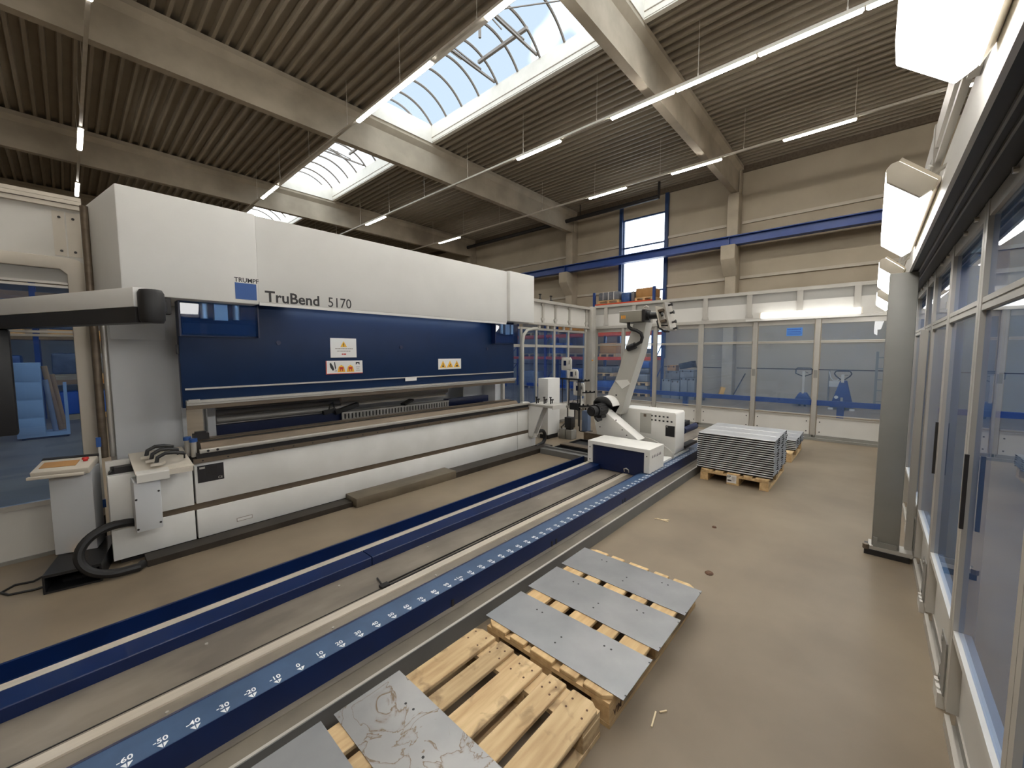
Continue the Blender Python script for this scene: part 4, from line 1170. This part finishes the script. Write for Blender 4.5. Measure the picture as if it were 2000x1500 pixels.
# turntable plate and control cabinet on the carriage
MB().prism([(2.0, 0.24), (2.75, 0.24), (2.75, 0.52), (2.55, 0.52), (2.3, 0.47), (2.1, 0.385), (2.0, 0.31)], 'x', 5.60, 5.63).build('curved_guard', ROBG, rb, bevel=0.003)
box(5.64, 5.645, 2.03, 2.12, 0.27, 0.29).build('guard_tag', BLACK, rb)
box(5.15, 6.3, 2.02, 2.80, 0.235, 0.262).build('carriage_plate', ROBW, rb)
MB().prism([(2.02, 0.285), (2.02, 0.845), (2.04, 0.875), (2.86, 0.885), (2.86, 0.285)], 'x', 5.72, 6.08).build('control_cabinet', ROBW, rb, bevel=0.012)
m = MB()
for r, n in ((0, 5), (1, 6)):
    for k in range(n):
        y = 2.36 - k * 0.058
        m.box(5.715, 5.7215, y, y + 0.026, 0.79 - r * 0.062, 0.812 - r * 0.062)
m.build('vent_slot', BLACK, rb, kind='stuff')
cp = box(5.714, 5.7195, 2.035, 2.165, 0.525, 0.68).build('type_plate', BLACK, rb)
box(5.712, 5.714, 2.135, 2.155, 0.655, 0.668).build('plate_logo', ALU, cp)
box(5.714, 5.7205, 2.38, 2.55, 0.53, 0.83).build('cabinet_recess', ROBG, rb)
box(5.711, 5.715, 2.455, 2.495, 0.775, 0.815).build('recess_socket', DKSTEEL, rb)
box(6.08, 6.55, 2.10, 2.84, 0.56, 0.66).build('rear_block', BLACK, rb)
MB().cyl((6.1, 2.05, 0.56), (6.65, 2.05, 0.56), 0.05, n=14).build('rear_cylinder', NAVY, rb)
MB().box(6.08, 6.6, 2.0, 2.1, 0.30, 0.34).box(6.08, 6.6, 2.3, 2.4, 0.30, 0.42).build('rear_bracket', DARK, rb)
# ================================================================== PALLETS
def pallet(x, y, label, wood):
    p = thing('wooden_pallet', label, 'pallet', (x, y, 0), group='wooden pallets on the cell floor')
    yy = [(0, 0.145), (0.182, 0.282), (0.3275, 0.4725), (0.518, 0.618), (0.655, 0.80)]
    for k, (a, b) in enumerate(yy):
        m = MB()
        if k == 0:
            m.prism([(x + 0.03, y + a), (x + 1.17, y + a), (x + 1.2, y + a + 0.04), (x + 1.2, y + b), (x, y + b), (x, y + a + 0.04)], 'z', 0.122, 0.144)
        elif k == 4:
            m.prism([(x, y + a), (x + 1.2, y + a), (x + 1.2, y + b - 0.04), (x + 1.17, y + b), (x + 0.03, y + b), (x, y + b - 0.04)], 'z', 0.122, 0.144)
        else:
            m.box(x, x + 1.2, y + a, y + b, 0.122, 0.144)
        m.build('deck_board', wood, p, bevel=0.003, seg=1)
        nl = MB()
        for xx in (0.05, 0.1, 0.57, 0.63, 1.1, 1.15):
            for t in (0.25, 0.75):
                q = (x + xx + random.uniform(-0.01, 0.01), y + a + (b - a) * t + random.uniform(-0.01, 0.01))
                nl.cyl((q[0], q[1], 0.143), (q[0], q[1], 0.1446), 0.0055, n=8)
        nl.build('nail_heads', BROWN, p, kind='stuff')
    for a, b in ((0, 0.145), (0.5275, 0.6725), (1.055, 1.2)):
        box(x + a, x + b, y + 0.003, y + 0.797, 0.10, 0.1218).build('cross_board', wood, p)
        for c, d in ((0, 0.1), (0.3275, 0.4725), (0.7, 0.8)):
            box(x + a + 0.001, x + b - 0.001, y + c + 0.001, y + d - 0.001, 0.022, 0.0998).build('block', wood, p, bevel=0.003, seg=1)
    for c, d in ((0, 0.1), (0.3275, 0.4725), (0.7, 0.8)):
        box(x, x + 1.2, y + c, y + d, 0, 0.0218).build('bottom_board', wood, p)
    return p
p2 = pallet(0.305, 0.825, 'worn nearest wooden pallet with bare boards and a water-stained sheet on it', WOOD)
p1 = pallet(1.562, 0.81, 'wooden pallet carrying three flat steel sheets side by side', WOODN)
p3 = pallet(5.72, 0.875, 'wooden pallet under the tall stack of folded steel profiles', WOODN)
p4 = pallet(7.50, 0.86, 'wooden pallet under the low stack of folded profiles, farthest back', WOODN)
# white label on the block of the tall stack's pallet, burnt mark on the other
lb = box(5.7185, 5.7195, 1.232, 1.345, 0.024, 0.128).build('paper_label', SIGNW, p3)
RF = Matrix(((0, 0, -1, 5.718), (-1, 0, 0, 1.338), (0, 1, 0, 0.09), (0, 0, 0, 1)))
m = MB().text('EP', 0.04, RF, bold=0.001, depth=0.0003)
m.box(5.7178, 5.7184, 1.29, 1.335, 0.045, 0.062)
m.build('label_print', INK, lb)
m = MB()
for k in range(4):
    m.box(5.7178, 5.7184, 1.245 + k * 0.011, 1.25 + k * 0.011, 0.04 if k % 2 else 0.055, 0.11)
m.build('label_bars', INKG, lb, kind='stuff')
SD = Matrix(((1, 0, 0, 1.60), (0, 0, -1, 0.8105), (0, 1, 0, 0.035), (0, 0, 0, 1)))
MB().text('VIM', 0.05, SD, bold=0.001, depth=0.0003).build('burnt_mark', BROWN, p1)

def sheet(x0, x1, y0, y1, label, m_, holes, z=0.1455):
    s = thing('steel_sheet', label, 'sheet', ((x0 + x1) / 2, (y0 + y1) / 2, z), group='flat steel sheets on pallets')
    n = 0.008
    MB().prism([(x0, y0), (x1, y0), (x1, y1), (x0, y1)], 'z', z, z + 0.0025).build('blank', m_, s)
    h = MB()
    for x, y in holes:
        h.cyl((x, y, z + 0.002), (x, y, z + 0.0029), 0.006, n=10)
    for x, y in ((x0 + 0.03, y0), (x0 + 0.03, y1), (x1 - 0.03, y0)):
        h.box(x - 0.004, x + 0.004, y - 0.001, y + 0.008 if y == y0 else y + 0.001, z + 0.001, z + 0.0029)
    h.build('punched_holes', BLACK, s, kind='stuff')
    return s
def hl(x0):
    return [(x0 + 0.246, 1.456), (x0 + 0.246, 1.415), (x0 + 0.148, 1.206), (x0 + 0.09, 1.207), (x0 + 0.247, 0.995), (x0 + 0.248, 0.955)]
sheet(1.597, 1.922, 0.762, 1.654, 'clean grey steel sheet nearest of the three on the second pallet', SHEET, hl(1.597))
sheet(2.0, 2.332, 0.762, 1.657, 'clean grey steel sheet in the middle of the three on one pallet', SHEET, hl(2.0))
sheet(2.392, 2.72, 0.76, 1.658, 'clean grey steel sheet farthest of the three on one pallet', SHEET, hl(2.392))
sheet(0.688, 1.015, 0.775, 1.673, 'grey steel sheet covered in brown wavy water stains on the nearest pallet', STAIN, [(0.929, 1.485), (0.935, 1.434), (0.838, 1.226)])
sheet(0.31, 0.637, 0.78, 1.682, 'plain grey sheet at the bottom edge beside the water-stained sheet', SHEET, [(0.45, 1.40), (0.5, 1.2)])

# folded profiles, stacked
def profile_proto(x, y, z, label, group):
    o = thing('folded_profile', label, 'profile', (x, y, z), group=group)
    w, h, L, t = 0.322, 0.0286, 0.90, 0.002
    m = MB()
    def lip(x_, sgn):
        r = 0.006
        po = [(x_ + sgn * 0.02, z + h), (x_ + sgn * r, z + h)]
        po += [(x_ + sgn * (r - r * math.sin(q)), z + h - r + r * math.cos(q)) for q in [PI * k / 8 for k in range(1, 8)]]
        po += [(x_ + sgn * r, z + h - 2 * r), (x_ + sgn * r, z + h - 2 * r + t), (x_ + sgn * 0.02, z + h - t)]
        m.prism(po, 'y', y, y + L)
    lip(x, 1)
    lip(x + w, -1)
    m.box(x + 0.02, x + w - 0.02, y, y + L, z + h - t, z + h)
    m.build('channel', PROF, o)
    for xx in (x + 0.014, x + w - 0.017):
        box(xx, xx + 0.003, y + 0.002, y + L - 0.002, z, z + h - t).build('gap_shade_strip', RUBBER, o)  # dark strips put in as the shade between stacked layers
    return o
pp = None
for g, (px, py, nc, nl, lab, gr_) in enumerate(((5.765, 0.838, 3, 17, 'folded steel profile in the tall stack on the pallet beside the rail', 'folded profiles of the tall stack'),
                                               (7.735, 0.842, 3, 6, 'folded steel profile in the low stack behind the tall stack', 'folded profiles of the low stack'))):
    for k in range(nc):
        for i in range(nl):
            jx, jy = random.uniform(-0.0025, 0.0025), random.uniform(-0.006, 0.006)
            loc = (px + k * 0.337 + jx, py + jy, 0.1445 + i * 0.0288)
            if pp is None:
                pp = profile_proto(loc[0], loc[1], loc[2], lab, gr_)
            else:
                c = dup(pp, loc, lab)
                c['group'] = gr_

# ------------------------------------------------------------------ litter on the floor
def splint(label, segs):
    t = thing('wood_splinters', label, 'splinters', (segs[0][0][0], segs[0][0][1], 0))
    for a, b in segs:
        MB().bar((*a, 0.004), (*b, 0.004), 0.007, 0.006).build('splinter', SPLINT, t)
splint('pale wood splinters on the floor near the tall stack of profiles', [((3.99, 1.60), (4.03, 1.48)), ((4.01, 1.58), (4.0, 1.46)), ((4.03, 1.52), (4.05, 1.47))])
splint('pale wood splinters on the floor right of the sheet pallet', [((1.70, 0.67), (1.79, 0.687)), ((1.80, 0.672), (1.83, 0.65))])
lf = MB().lathe([(0.0, 0.012), (0.02, 0.014), (0.032, 0.006), (0.03, 0.0)], (3.26, 0.864, 0), 'z', 9).build('dry_leaf', BROWN)
tag(lf, 'brown dry leaf alone on the open floor right of the sheet pallet', 'leaf')
for (x, y, r, lab) in ((4.182, 1.077, 0.022, 'small dark clod on the floor between the leaf and the tall stack'),):
    tag(MB().lathe([(0.0, 0.014), (r * 0.7, 0.012), (r, 0.0)], (x, y, 0), 'z', 8).build('dirt_clod', BROWN), lab, 'dirt')

# ================================================================== TOOL STATION right of the press
ts = thing('gripper_station', 'black tube rack holding robot grippers right of the press', 'tool rack', (7.5, 4.9, 0))
MB().bar((7.5, 5.38, 1.145), (7.5, 4.74, 1.145), 0.035).build('top_bar', BLACK, ts)
for y, z0 in ((5.3, 0), (5.21, 0.6), (5.03, 0.5), (4.79, 0.45), (4.74, 0)):
    MB().cyl((7.5, y, z0), (7.5, y, 1.14), 0.013, n=8).build('rod', BLACK, ts)
MB().bar((7.5, 5.3, 0.5), (7.5, 4.40, 0.57), 0.03, 0.05).build('lower_bar', ROBG, ts)
for (y0, y1, z) in ((4.76, 4.5, 1.11), (4.66, 4.36, 0.87), (4.74, 4.40, 0.57)):
    MB().bar((7.48, y0, z - 0.01), (7.48, y1, z + 0.02), 0.03, 0.03).build('gripper_arm', BLACK, ts)
    for k in range(3):
        y = y0 - (y0 - y1) * (0.3 + 0.33 * k)
        MB().cyl((7.48, y, z + 0.005), (7.48, y, z + 0.045), 0.02, n=8).build('gripper_knob', BLACK, ts)
MB().box(7.44, 7.56, 4.75, 4.97, 0.47, 0.62).tube([(7.5, 4.92, 0.62), (7.5, 4.91, 0.68), (7.5, 4.81, 0.68), (7.5, 4.80, 0.62)], 0.008, 6).build('tool_box', BLACK, ts)
for i, (y0, y1, z0, z1) in enumerate(((5.01, 5.277, 1.332, 1.627), (4.832, 5.093, 1.087, 1.364), (4.671, 4.94, 0.78, 1.071))):
    m = MB().prism([(y0, z0), (y1, z0), (y1, z1), (y0 + 0.03, z1), (y0, z1 - 0.05)], 'x', 7.55, 7.585)
    br = m.build('white_bracket', BANDW, ts, bevel=0.006)
    ym = (y0 + y1) / 2
    box(7.546, 7.55, ym + 0.0, ym + 0.07, z0 + 0.11, z0 + 0.22).build('bracket_window', NAVY, br)
    box(7.546, 7.55, ym - 0.085, ym - 0.07, z0 + 0.14, z0 + 0.23).build('bracket_slot', DARK, br)
    box(7.53, 7.57, y0 + 0.06, y0 + 0.1, z0 - 0.28, z0).build('bracket_stem', BANDW, br)
ch = thing('work_stool', 'light board stool on thin black legs below the gripper rack', 'stool', (8.1, 5.2, 0))
box(7.95, 8.3, 5.05, 5.4, 0.42, 0.45).build('seat', BLACK, ch)
for x, y in ((7.97, 5.07), (8.28, 5.07), (7.97, 5.38), (8.28, 5.38)):
    MB().cyl((x, y, 0), (x, y, 0.42), 0.012, n=8).build('leg', BLACK, ch)
box(8.27, 8.285, 5.09, 5.36, 0.1, 0.42).build('back_board', GATEW, ch)
pl = thing('blue_grey_pillar', 'short blue-grey steel pillar left of the robot base', 'pillar', (7.55, 4.6, 0))
box(7.49, 7.62, 4.53, 4.68, 0.012, 0.46).build('pillar_body', mat('pillar_paint', (92, 108, 134), 0.5), pl, bevel=0.006)
box(7.46, 7.66, 4.50, 4.71, 0.0, 0.012).build('foot_plate', DARK, pl)
tb = thing('tool_pedestal', 'grey split pedestal with a black box on top right of the white cabinet', 'pedestal', (6.65, 4.5, 0))
for y0, y1 in ((4.36, 4.50), (4.515, 4.665)):
    box(6.6, 6.78, y0, y1, 0, 0.19).build('pedestal_half', POSTG, tb, bevel=0.004)
box(6.62, 6.76, 4.38, 4.54, 0.23, 0.44).build('black_box', BLACK, tb, bevel=0.005)
MB().box(6.64, 6.74, 4.40, 4.52, 0.19, 0.23).build('clamp', DARK, tb)
MB().tube([(6.65, 4.62, 0.19), (6.65, 4.64, 0.235), (6.65, 4.60, 0.25), (6.65, 4.56, 0.30)], 0.012, 6).build('clamp_lever', BLACK, tb)
sp = thing('steel_channel', 'brown steel channel profile lying on the floor behind the robot base', 'steel channel', (6.9, 3.9, 0))
MB().box(6.8, 6.95, 3.3, 4.2, 0.0, 0.03).box(6.8, 6.84, 3.3, 4.2, 0.03, 0.12).box(6.8, 6.95, 3.3, 4.2, 0.12, 0.15).build('channel', DKSTEEL, sp)
mt_ = thing('floor_tray', 'black steel tray on the floor beside the robot rail end', 'tray', (6.2, 3.7, 0))
MB().box(5.55, 6.6, 3.36, 4.15, 0.0, 0.02).box(5.55, 5.57, 3.36, 4.15, 0.02, 0.06).box(6.58, 6.6, 3.36, 4.15, 0.02, 0.06).box(5.57, 6.58, 3.36, 3.38, 0.02, 0.06).box(5.57, 6.58, 4.13, 4.15, 0.02, 0.06).build('tray_shell', BLACK, mt_)
MB().box(5.9, 6.1, 3.37, 4.14, 0.062, 0.08).build('cross_bar', DKSTEEL, mt_)

# ================================================================== BEYOND THE GLASS
# guard rail
gr2 = thing('guard_rail', 'low bright blue guard rail running behind the far glazing', 'guard rail', (12.6, 2, 0))
box(12.55, 12.65, -4.0, 10.5, 0.40, 0.525).build('rail_beam', GUARD, gr2)
for y in (-3.2, 0.52, 4.22, 7.9):
    box(12.65, 12.76, y - 0.07, y + 0.07, 0, 0.52).build('rail_post', GUARD, gr2)
    box(12.6, 12.82, y - 0.11, y + 0.11, 0, 0.012).build('rail_foot', GUARD, gr2)

# pallet rack along the back wall
pr = thing('pallet_rack', 'tall pallet rack with red beams and blue uprights beside the tall window', 'rack', (15.9, 9.5, 0))
for y in (6.40, 9.03, 11.66, 14.29):
    for x in (15.35, 16.35):
        box(x - 0.045, x + 0.045, y - 0.05, y + 0.05, 0, 4.3 if y < 10 else 3.4).build('upright', BLUEP, pr)
    for z in (0.4, 1.3, 2.2, 3.1):
        MB().bar((15.4, y, z), (16.3, y, z + 0.8), 0.03).build('brace', BLUEP, pr)
LV = (1.50, 2.53, 3.74)
for y0, y1 in ((6.45, 8.98), (9.08, 11.61), (11.71, 14.24)):
    for z in LV if y0 < 9 else LV[:2]:
        for x in (15.35, 16.35):
            box(x - 0.03, x + 0.03, y0, y1, z - 0.065, z + 0.065).build('beam', REDP, pr)
def load(x, y, z, w, d, h, m_, label, kind='goods', pal=True, lid=False):
    t = thing('pallet_load', label, 'pallet load', (x, y, z), group='goods on the rack beyond the glass')
    zz = z
    if pal:
        mm = MB()
        for k in range(3):
            yy = y - w / 2 + (w - 0.1) * k / 2
            mm.box(x - d / 2, x + d / 2, yy, yy + 0.1, z, z + 0.1)
        mm.box(x - d / 2, x + d / 2, y - w / 2, y + w / 2, z + 0.1, z + 0.14)
        mm.build('pallet', WOODN, t)
        zz = z + 0.141
    b = box(x - d / 2 + 0.02, x + d / 2 - 0.02, y - w / 2 + 0.02, y + w / 2 - 0.02, zz, zz + h).build('goods', m_, t, bevel=min(0.05, h * 0.2))
    if lid:
        for s in (-0.25, 0.0, 0.25):
            box(x - d / 2 + 0.01, x + d / 2 - 0.01, y + s * w - 0.012, y + s * w + 0.012, zz + h * 0.05, zz + h + 0.006).build('strap', SIGNW, t)
    return t
T = LV[2] + 0.066
load(15.85, 8.40, T, 1.0, 0.9, 0.34, WRAPG, 'grey wrapped load with white straps on the rack top, leftmost', lid=True)
load(15.85, 7.66, T + 0.0, 0.42, 0.8, 0.40, WRAP, 'blue wrapped load on the rack top between grey and dark loads', pal=False)
load(15.85, 7.35, T, 0.0 + 0.18, 0.8, 0.42, WRAPG, 'dark narrow load on the rack top beside the yellow one', pal=False)
load(15.85, 6.86, T, 0.76, 0.8, 0.36, CARD, 'yellow-brown wrapped carton load on the rack top, rightmost')
M2 = LV[1] + 0.066
load(15.85, 8.3, M2, 1.1, 0.9, 0.5, WRAP, 'blue wrapped load on the rack below the red top beam, left of the window')
load(15.85, 7.0, M2, 0.8, 0.8, 0.3, CRATE, 'low grey crate load on the rack, right end of its middle level')
load(15.85, 10.4, M2, 1.2, 0.9, 0.4, CARD, 'carton load on the middle level of the second rack bay')
load(15.85, 12.6, M2, 1.2, 0.9, 0.5, WRAPG, 'grey wrapped load on the middle level of the third rack bay')
B2 = LV[0] + 0.066
load(15.85, 8.4, B2, 0.8, 0.9, 0.45, CARD, 'carton load with white label on the rack at eye level, left of the robot')
load(15.85, 7.1, B2, 0.8, 0.8, 0.2, CRATE, 'grey crate load on the rack at eye level, right end')
load(15.85, 10.0, B2, 1.0, 0.9, 0.35, CARD, 'carton load at eye level in the second rack bay')
load(15.85, 11.1, B2, 0.8, 0.9, 0.5, WRAP, 'blue wrapped load at eye level in the second rack bay')
load(15.85, 12.7, B2, 1.2, 0.9, 0.4, WRAPG, 'grey load at eye level in the third rack bay')
load(15.7, 6.95, 1.12, 0.9, 0.8, 0.27, CRATEB, 'bright blue roll load hanging low under the eye-level rack beam', pal=False)
load(15.7, 6.95, 0.93, 0.9, 0.8, 0.18, WRAPG, 'dark blue-grey block under the bright blue roll load', pal=False)
load(15.6, 6.87, 0.435, 0.72, 0.8, 0.30, CRATE, 'pale crate stacked upper of two beside the rack foot')
load(15.6, 6.87, 0.0, 0.72, 0.8, 0.29, CRATE, 'pale crate stacked lower of two beside the rack foot')
load(15.6, 8.45, 0.0, 0.8, 0.8, 0.4, CRATEB, 'blue crate with white tags on the floor under the rack')
load(15.6, 8.45, 0.75, 0.8, 0.8, 0.25, WRAPG, 'dark crate above the blue crate under the rack')
load(15.7, 10.2, 0.0, 1.1, 0.9, 0.9, WRAP, 'tall blue wrapped load on the floor under the second rack bay')
load(15.7, 12.6, 0.0, 1.2, 0.9, 0.7, CRATE, 'grey crate load on the floor under the third rack bay')

# grey cases piled left of the concrete column
def case(x0, x1, y0, y1, z0, z1, m_, name, label, cat, rot=0.0):
    t = thing(name, label, cat, ((x0 + x1) / 2, (y0 + y1) / 2, z0), group='cases piled beyond the far glazing')
    box(x0, x1, y0, y1, z0, z1 - 0.05).build('case_body', m_, t, bevel=0.015)
    box(x0 - 0.005, x1 + 0.005, y0 - 0.005, y1 + 0.005, z1 - 0.048, z1).build('case_lid', m_, t, bevel=0.01)
    for s in (0.2, 0.8):
        box(x0 - 0.012, x0 - 0.006, y0 + (y1 - y0) * s - 0.02, y0 + (y1 - y0) * s + 0.02, z1 - 0.08, z1 - 0.02).build('latch', DARK, t)
    if rot:
        t.rotation_euler = (rot, 0, 0)
    return t
case(15.2, 15.7, 5.62, 5.95, 0.0, 0.73, CRATE, 'storage_case', 'upright grey case on the floor, left end of the piled cases', 'case')
case(15.2, 15.7, 5.29, 5.60, 0.0, 0.70, CRATE, 'storage_case', 'upright grey case on the floor, second from the left of the pile', 'case')
case(15.2, 15.7, 5.29, 5.82, 0.735, 1.05, WRAPG, 'storage_case', 'blue-grey case lying on the two upright cases', 'case')
case(15.2, 15.6, 5.45, 5.76, 1.055, 1.26, CARD, 'cardboard_box', 'brown cardboard box on top of the blue-grey case', 'box')
case(15.2, 15.7, 5.01, 5.26, 0.0, 0.81, CRATE, 'storage_case', 'upright grey case on the floor under the light grey case, left one', 'case')
case(15.2, 15.7, 4.75, 5.0, 0.0, 0.80, CRATE, 'storage_case', 'upright grey case on the floor, right end of the piled cases', 'case')
case(15.2, 15.7, 4.80, 5.28, 0.815, 1.10, CRATE, 'storage_case', 'light grey case under the dark tilted case', 'case')
case(15.2, 15.7, 4.84, 5.30, 1.17, 1.38, DARK, 'storage_case', 'dark case lying tilted on top of the pile', 'case', rot=0.24 * -1)
sb = tag(MB().lathe([(0.0, 0.0), (0.12, 0.0), (0.15, 0.12), (0.1, 0.26), (0.03, 0.3), (0.0, 0.3)], (15.45, 4.58, 0.0), 'z', 12).build('dark_bag', DARK), 'dark bag on the floor at the right end of the piled cases', 'bag')

# pallet trucks
def truck(x, y, label, big):
    t = thing('pallet_truck', label, 'pallet truck', (x, y, 0), group='blue pallet trucks')
    hw = 0.21 if not big else 0.20
    zt = 1.235 if not big else 1.17
    zl = zt - 0.26
    if big:
        lp = [(x, y + 0.04, zl), (x, y + hw * 0.8, zl + 0.11), (x, y + hw, zl + 0.18), (x, y + hw * 0.85, zt - 0.01), (x, y + hw * 0.6, zt), (x, y - hw * 0.6, zt), (x, y - hw * 0.85, zt - 0.01), (x, y - hw, zl + 0.18), (x, y - hw * 0.8, zl + 0.11), (x, y - 0.04, zl)]
    else:
        lp = [(x, y + 0.03, zl), (x, y + hw, zl + 0.08), (x, y + hw, zt - 0.04), (x, y + hw - 0.04, zt), (x, y - hw + 0.04, zt), (x, y - hw, zt - 0.04), (x, y - hw, zl + 0.08), (x, y - 0.03, zl)]
    MB().tube(lp, 0.016, 8).build('handle_loop', BLACK, t)
    MB().box(x - 0.03, x + 0.03, y - 0.035, y + 0.035, zl - 0.08, zl + 0.16).build('handle_head', GATEW, t)
    MB().bar((x, y - 0.03, zl + 0.14), (x, y - 0.12, zl + 0.1 if not big else zl + 0.14), 0.012).build('release_lever', BLACK, t)
    if big:
        MB().bar((x, y, 0.84), (x, y, zl - 0.08), 0.05).build('tiller', DARK, t)
        MB().prism([(y - 0.28, 0.07), (y + 0.28, 0.07), (y + 0.06, 0.88), (y - 0.10, 0.88)], 'x', x + 0.05, x + 0.32).build('chassis_cover', BLUEP, t, bevel=0.02)
        MB().cyl((x + 0.0, y + 0.0, 0.2), (x + 0.0, y, 0.38), 0.035, n=12).build('pump', ALU, t)
        MB().cyl((x + 0.04, y + 0.13, 0.38), (x + 0.02, y + 0.13, 0.38), 0.05, n=12).build('cover_cap', SIGNW, t)
    else:
        MB().bar((x, y, 0.42), (x, y, zl - 0.07), 0.055).build('tiller', GATEW, t)
        MB().prism([(y - 0.27, 0.12), (y + 0.27, 0.12), (y + 0.10, 0.44), (y - 0.09, 0.44)], 'x', x - 0.02, x + 0.25).build('chassis_cover', BLUEP, t, bevel=0.02)
    for s in (-1, 1):
        MB().prism([(x + 0.1, 0.07), (x + 1.3, 0.05), (x + 1.3, 0.09), (x + 0.1, 0.15)], 'y', y + s * 0.19 - 0.08, y + s * 0.19 + 0.08).build('fork', BLUEP, t)
        MB().cyl((x + 0.02, y + s * 0.07 - 0.025, 0.09), (x + 0.02, y + s * 0.07 + 0.025, 0.09), 0.09, n=18).build('steering_wheel', RUBBER, t)
        if big:
            box(x - 0.02, x + 0.1, y + s * 0.25 - 0.06, y + s * 0.25 + 0.06, 0.0, 0.05).build('toe_guard', BANDW, t)
truck(15.75, 1.6, 'blue pallet truck with slim pale tiller, left of the two beyond the glass', False)
truck(15.45, 0.62, 'blue pallet truck with tall triangular blue cover, right of the two', True)
bf = thing('hand_cart', 'thin grey hand cart frame with a curved bar left of the right pallet truck', 'cart', (16.2, 0.95, 0))
MB().cyl((16.2, 1.03, 0), (16.2, 1.03, 1.12), 0.022, n=8).build('cart_upright', POSTG, bf)
MB().cyl((16.2, 0.72, 0), (16.2, 0.72, 0.8), 0.022, n=8).build('cart_upright', POSTG, bf)
MB().tube([(16.18, 1.03, 1.1), (16.15, 0.99, 0.92), (16.1, 0.92, 0.82), (16.1, 0.80, 0.82), (16.12, 0.74, 0.92)], 0.014, 8).build('curved_bar', BANDW, bf)
box(16.1, 16.2, 0.73, 1.02, 0.6, 0.79).build('cart_plate', BANDW, bf)
bf.location.x += 0.72
pk = thing('wooden_plank', 'short yellow plank leaning on the concrete column', 'plank', (16.5, 4.2, 0))
MB().bar((16.55, 4.25, 0.0), (16.62, 4.16, 0.42), 0.09, 0.16).build('plank', mat('yellow_plank', (226, 176, 84), 0.6), pk)
pk = thing('leaning_pole', 'thin dark pole leaning on the back wall right of the concrete column', 'pole', (16.6, 3.8, 0))
MB().cyl((16.6, 3.86, 0.0), (16.95, 3.5, 0.95), 0.02, n=8).build('pole', DARK, pk)
ru = thing('rack_upright', 'perforated blue-grey rack frame beyond the far glazing by the grey post', 'rack frame', (16.3, -0.2, 0))
for y in (-0.12, -0.42):
    box(16.2, 16.28, y - 0.03, y + 0.03, 0, 1.75).build('upright', POSTG, ru)
for k in range(5):
    MB().bar((16.24, -0.12, 0.25 + 0.33 * k), (16.24, -0.42, 0.25 + 0.33 * k), 0.03).build('rung', POSTG, ru)

# left hall behind the gate
ca = thing('tool_cabinet', 'pale blue-grey cabinet trolley behind the gate glass at far left', 'cabinet', (-0.4, 12.6, 0))
box(-0.76, -0.385, 12.5, 13.0, 0.04, 1.55).build('cabinet_body', CABG, ca, bevel=0.008)
for k in range(4):
    box(-0.75, -0.395, 12.493, 12.5, 0.1 + k * 0.36, 0.43 + k * 0.36).build('drawer', CABG, ca, bevel=0.004)
MB().box(-0.385, -0.05, 12.5, 13.0, 0.04, 0.12).box(-0.10, -0.05, 12.5, 12.56, 0.12, 1.12).box(-0.10, -0.05, 12.94, 13.0, 0.12, 1.12).build('tray_frame', CABG, ca)
for x in (-0.7, -0.1):
    MB().cyl((x, 12.55, 0.03), (x + 0.03, 12.55, 0.03), 0.03, n=10).build('castor', BLACK, ca)
for i, (a, b, r, mm, lab) in enumerate((((-0.18, 12.7, 0.13), (-0.34, 12.7, 1.48), 0.045, CARD, 'long brown tube leaning in the cabinet trolley, upper one'), ((-0.25, 12.6, 0.13), (-0.38 + 0.045, 12.6, 1.2), 0.04, CRATE, 'grey tube leaning in the cabinet trolley, nearest the cabinet'), ((-0.13, 12.8, 0.13), (-0.25, 12.8, 1.3), 0.05, CARD, 'short thick brown tube standing in the cabinet trolley'))):
    tag(MB().cyl(a, b, r, n=12).build('long_tube', mm), lab, 'tube')
sr = thing('storage_rack', 'orange beamed storage rack far behind the gate glass', 'rack', (0, 16, 0))
for x in (-3.2, -0.5, 2.2):
    for y in (15.5, 16.4):
        box(x - 0.045, x + 0.045, y - 0.04, y + 0.04, 0, 3.6).build('upright', BLUEP, sr)
for z in (1.0, 2.15, 3.2):
    for y in (15.5, 16.4):
        for x0, x1 in ((-3.15, -0.55), (-0.45, 2.15)):
            box(x0, x1, y - 0.025, y + 0.025, z - 0.06, z + 0.06).build('beam', CARD, sr)
SG = 'goods on the storage rack'
for i, (x, z, w, h, mm, lab) in enumerate(((-1.2, 2.21, 1.0, 0.5, CARD, 'carton load on the storage rack, upper level above the cabinet'), (0.25, 2.21, 1.1, 0.45, WRAPG, 'grey load on the storage rack, upper level right of the cabinet'),
        (-1.3, 1.06, 1.1, 0.5, WRAP, 'blue load on the storage rack, middle level behind the cabinet'), (0.2, 1.06, 1.0, 0.55, WRAPG, 'dark load on the storage rack, middle level right of the cabinet'),
        (0.2, 0.0, 1.0, 0.6, CRATEB, 'blue crate on the floor under the storage rack'), (1.5, 1.06, 0.9, 0.6, CARD, 'carton on the storage rack behind the side pipes of the press'), (1.5, 2.21, 0.9, 0.5, CARD, 'upper carton on the storage rack behind the side pipes'), (1.5, 0.0, 0.9, 0.6, CRATE, 'grey crate on the floor behind the side pipes'))):
    l = load(x, 15.95, z, 0.8, w, h, mm, lab)
    l['group'] = SG
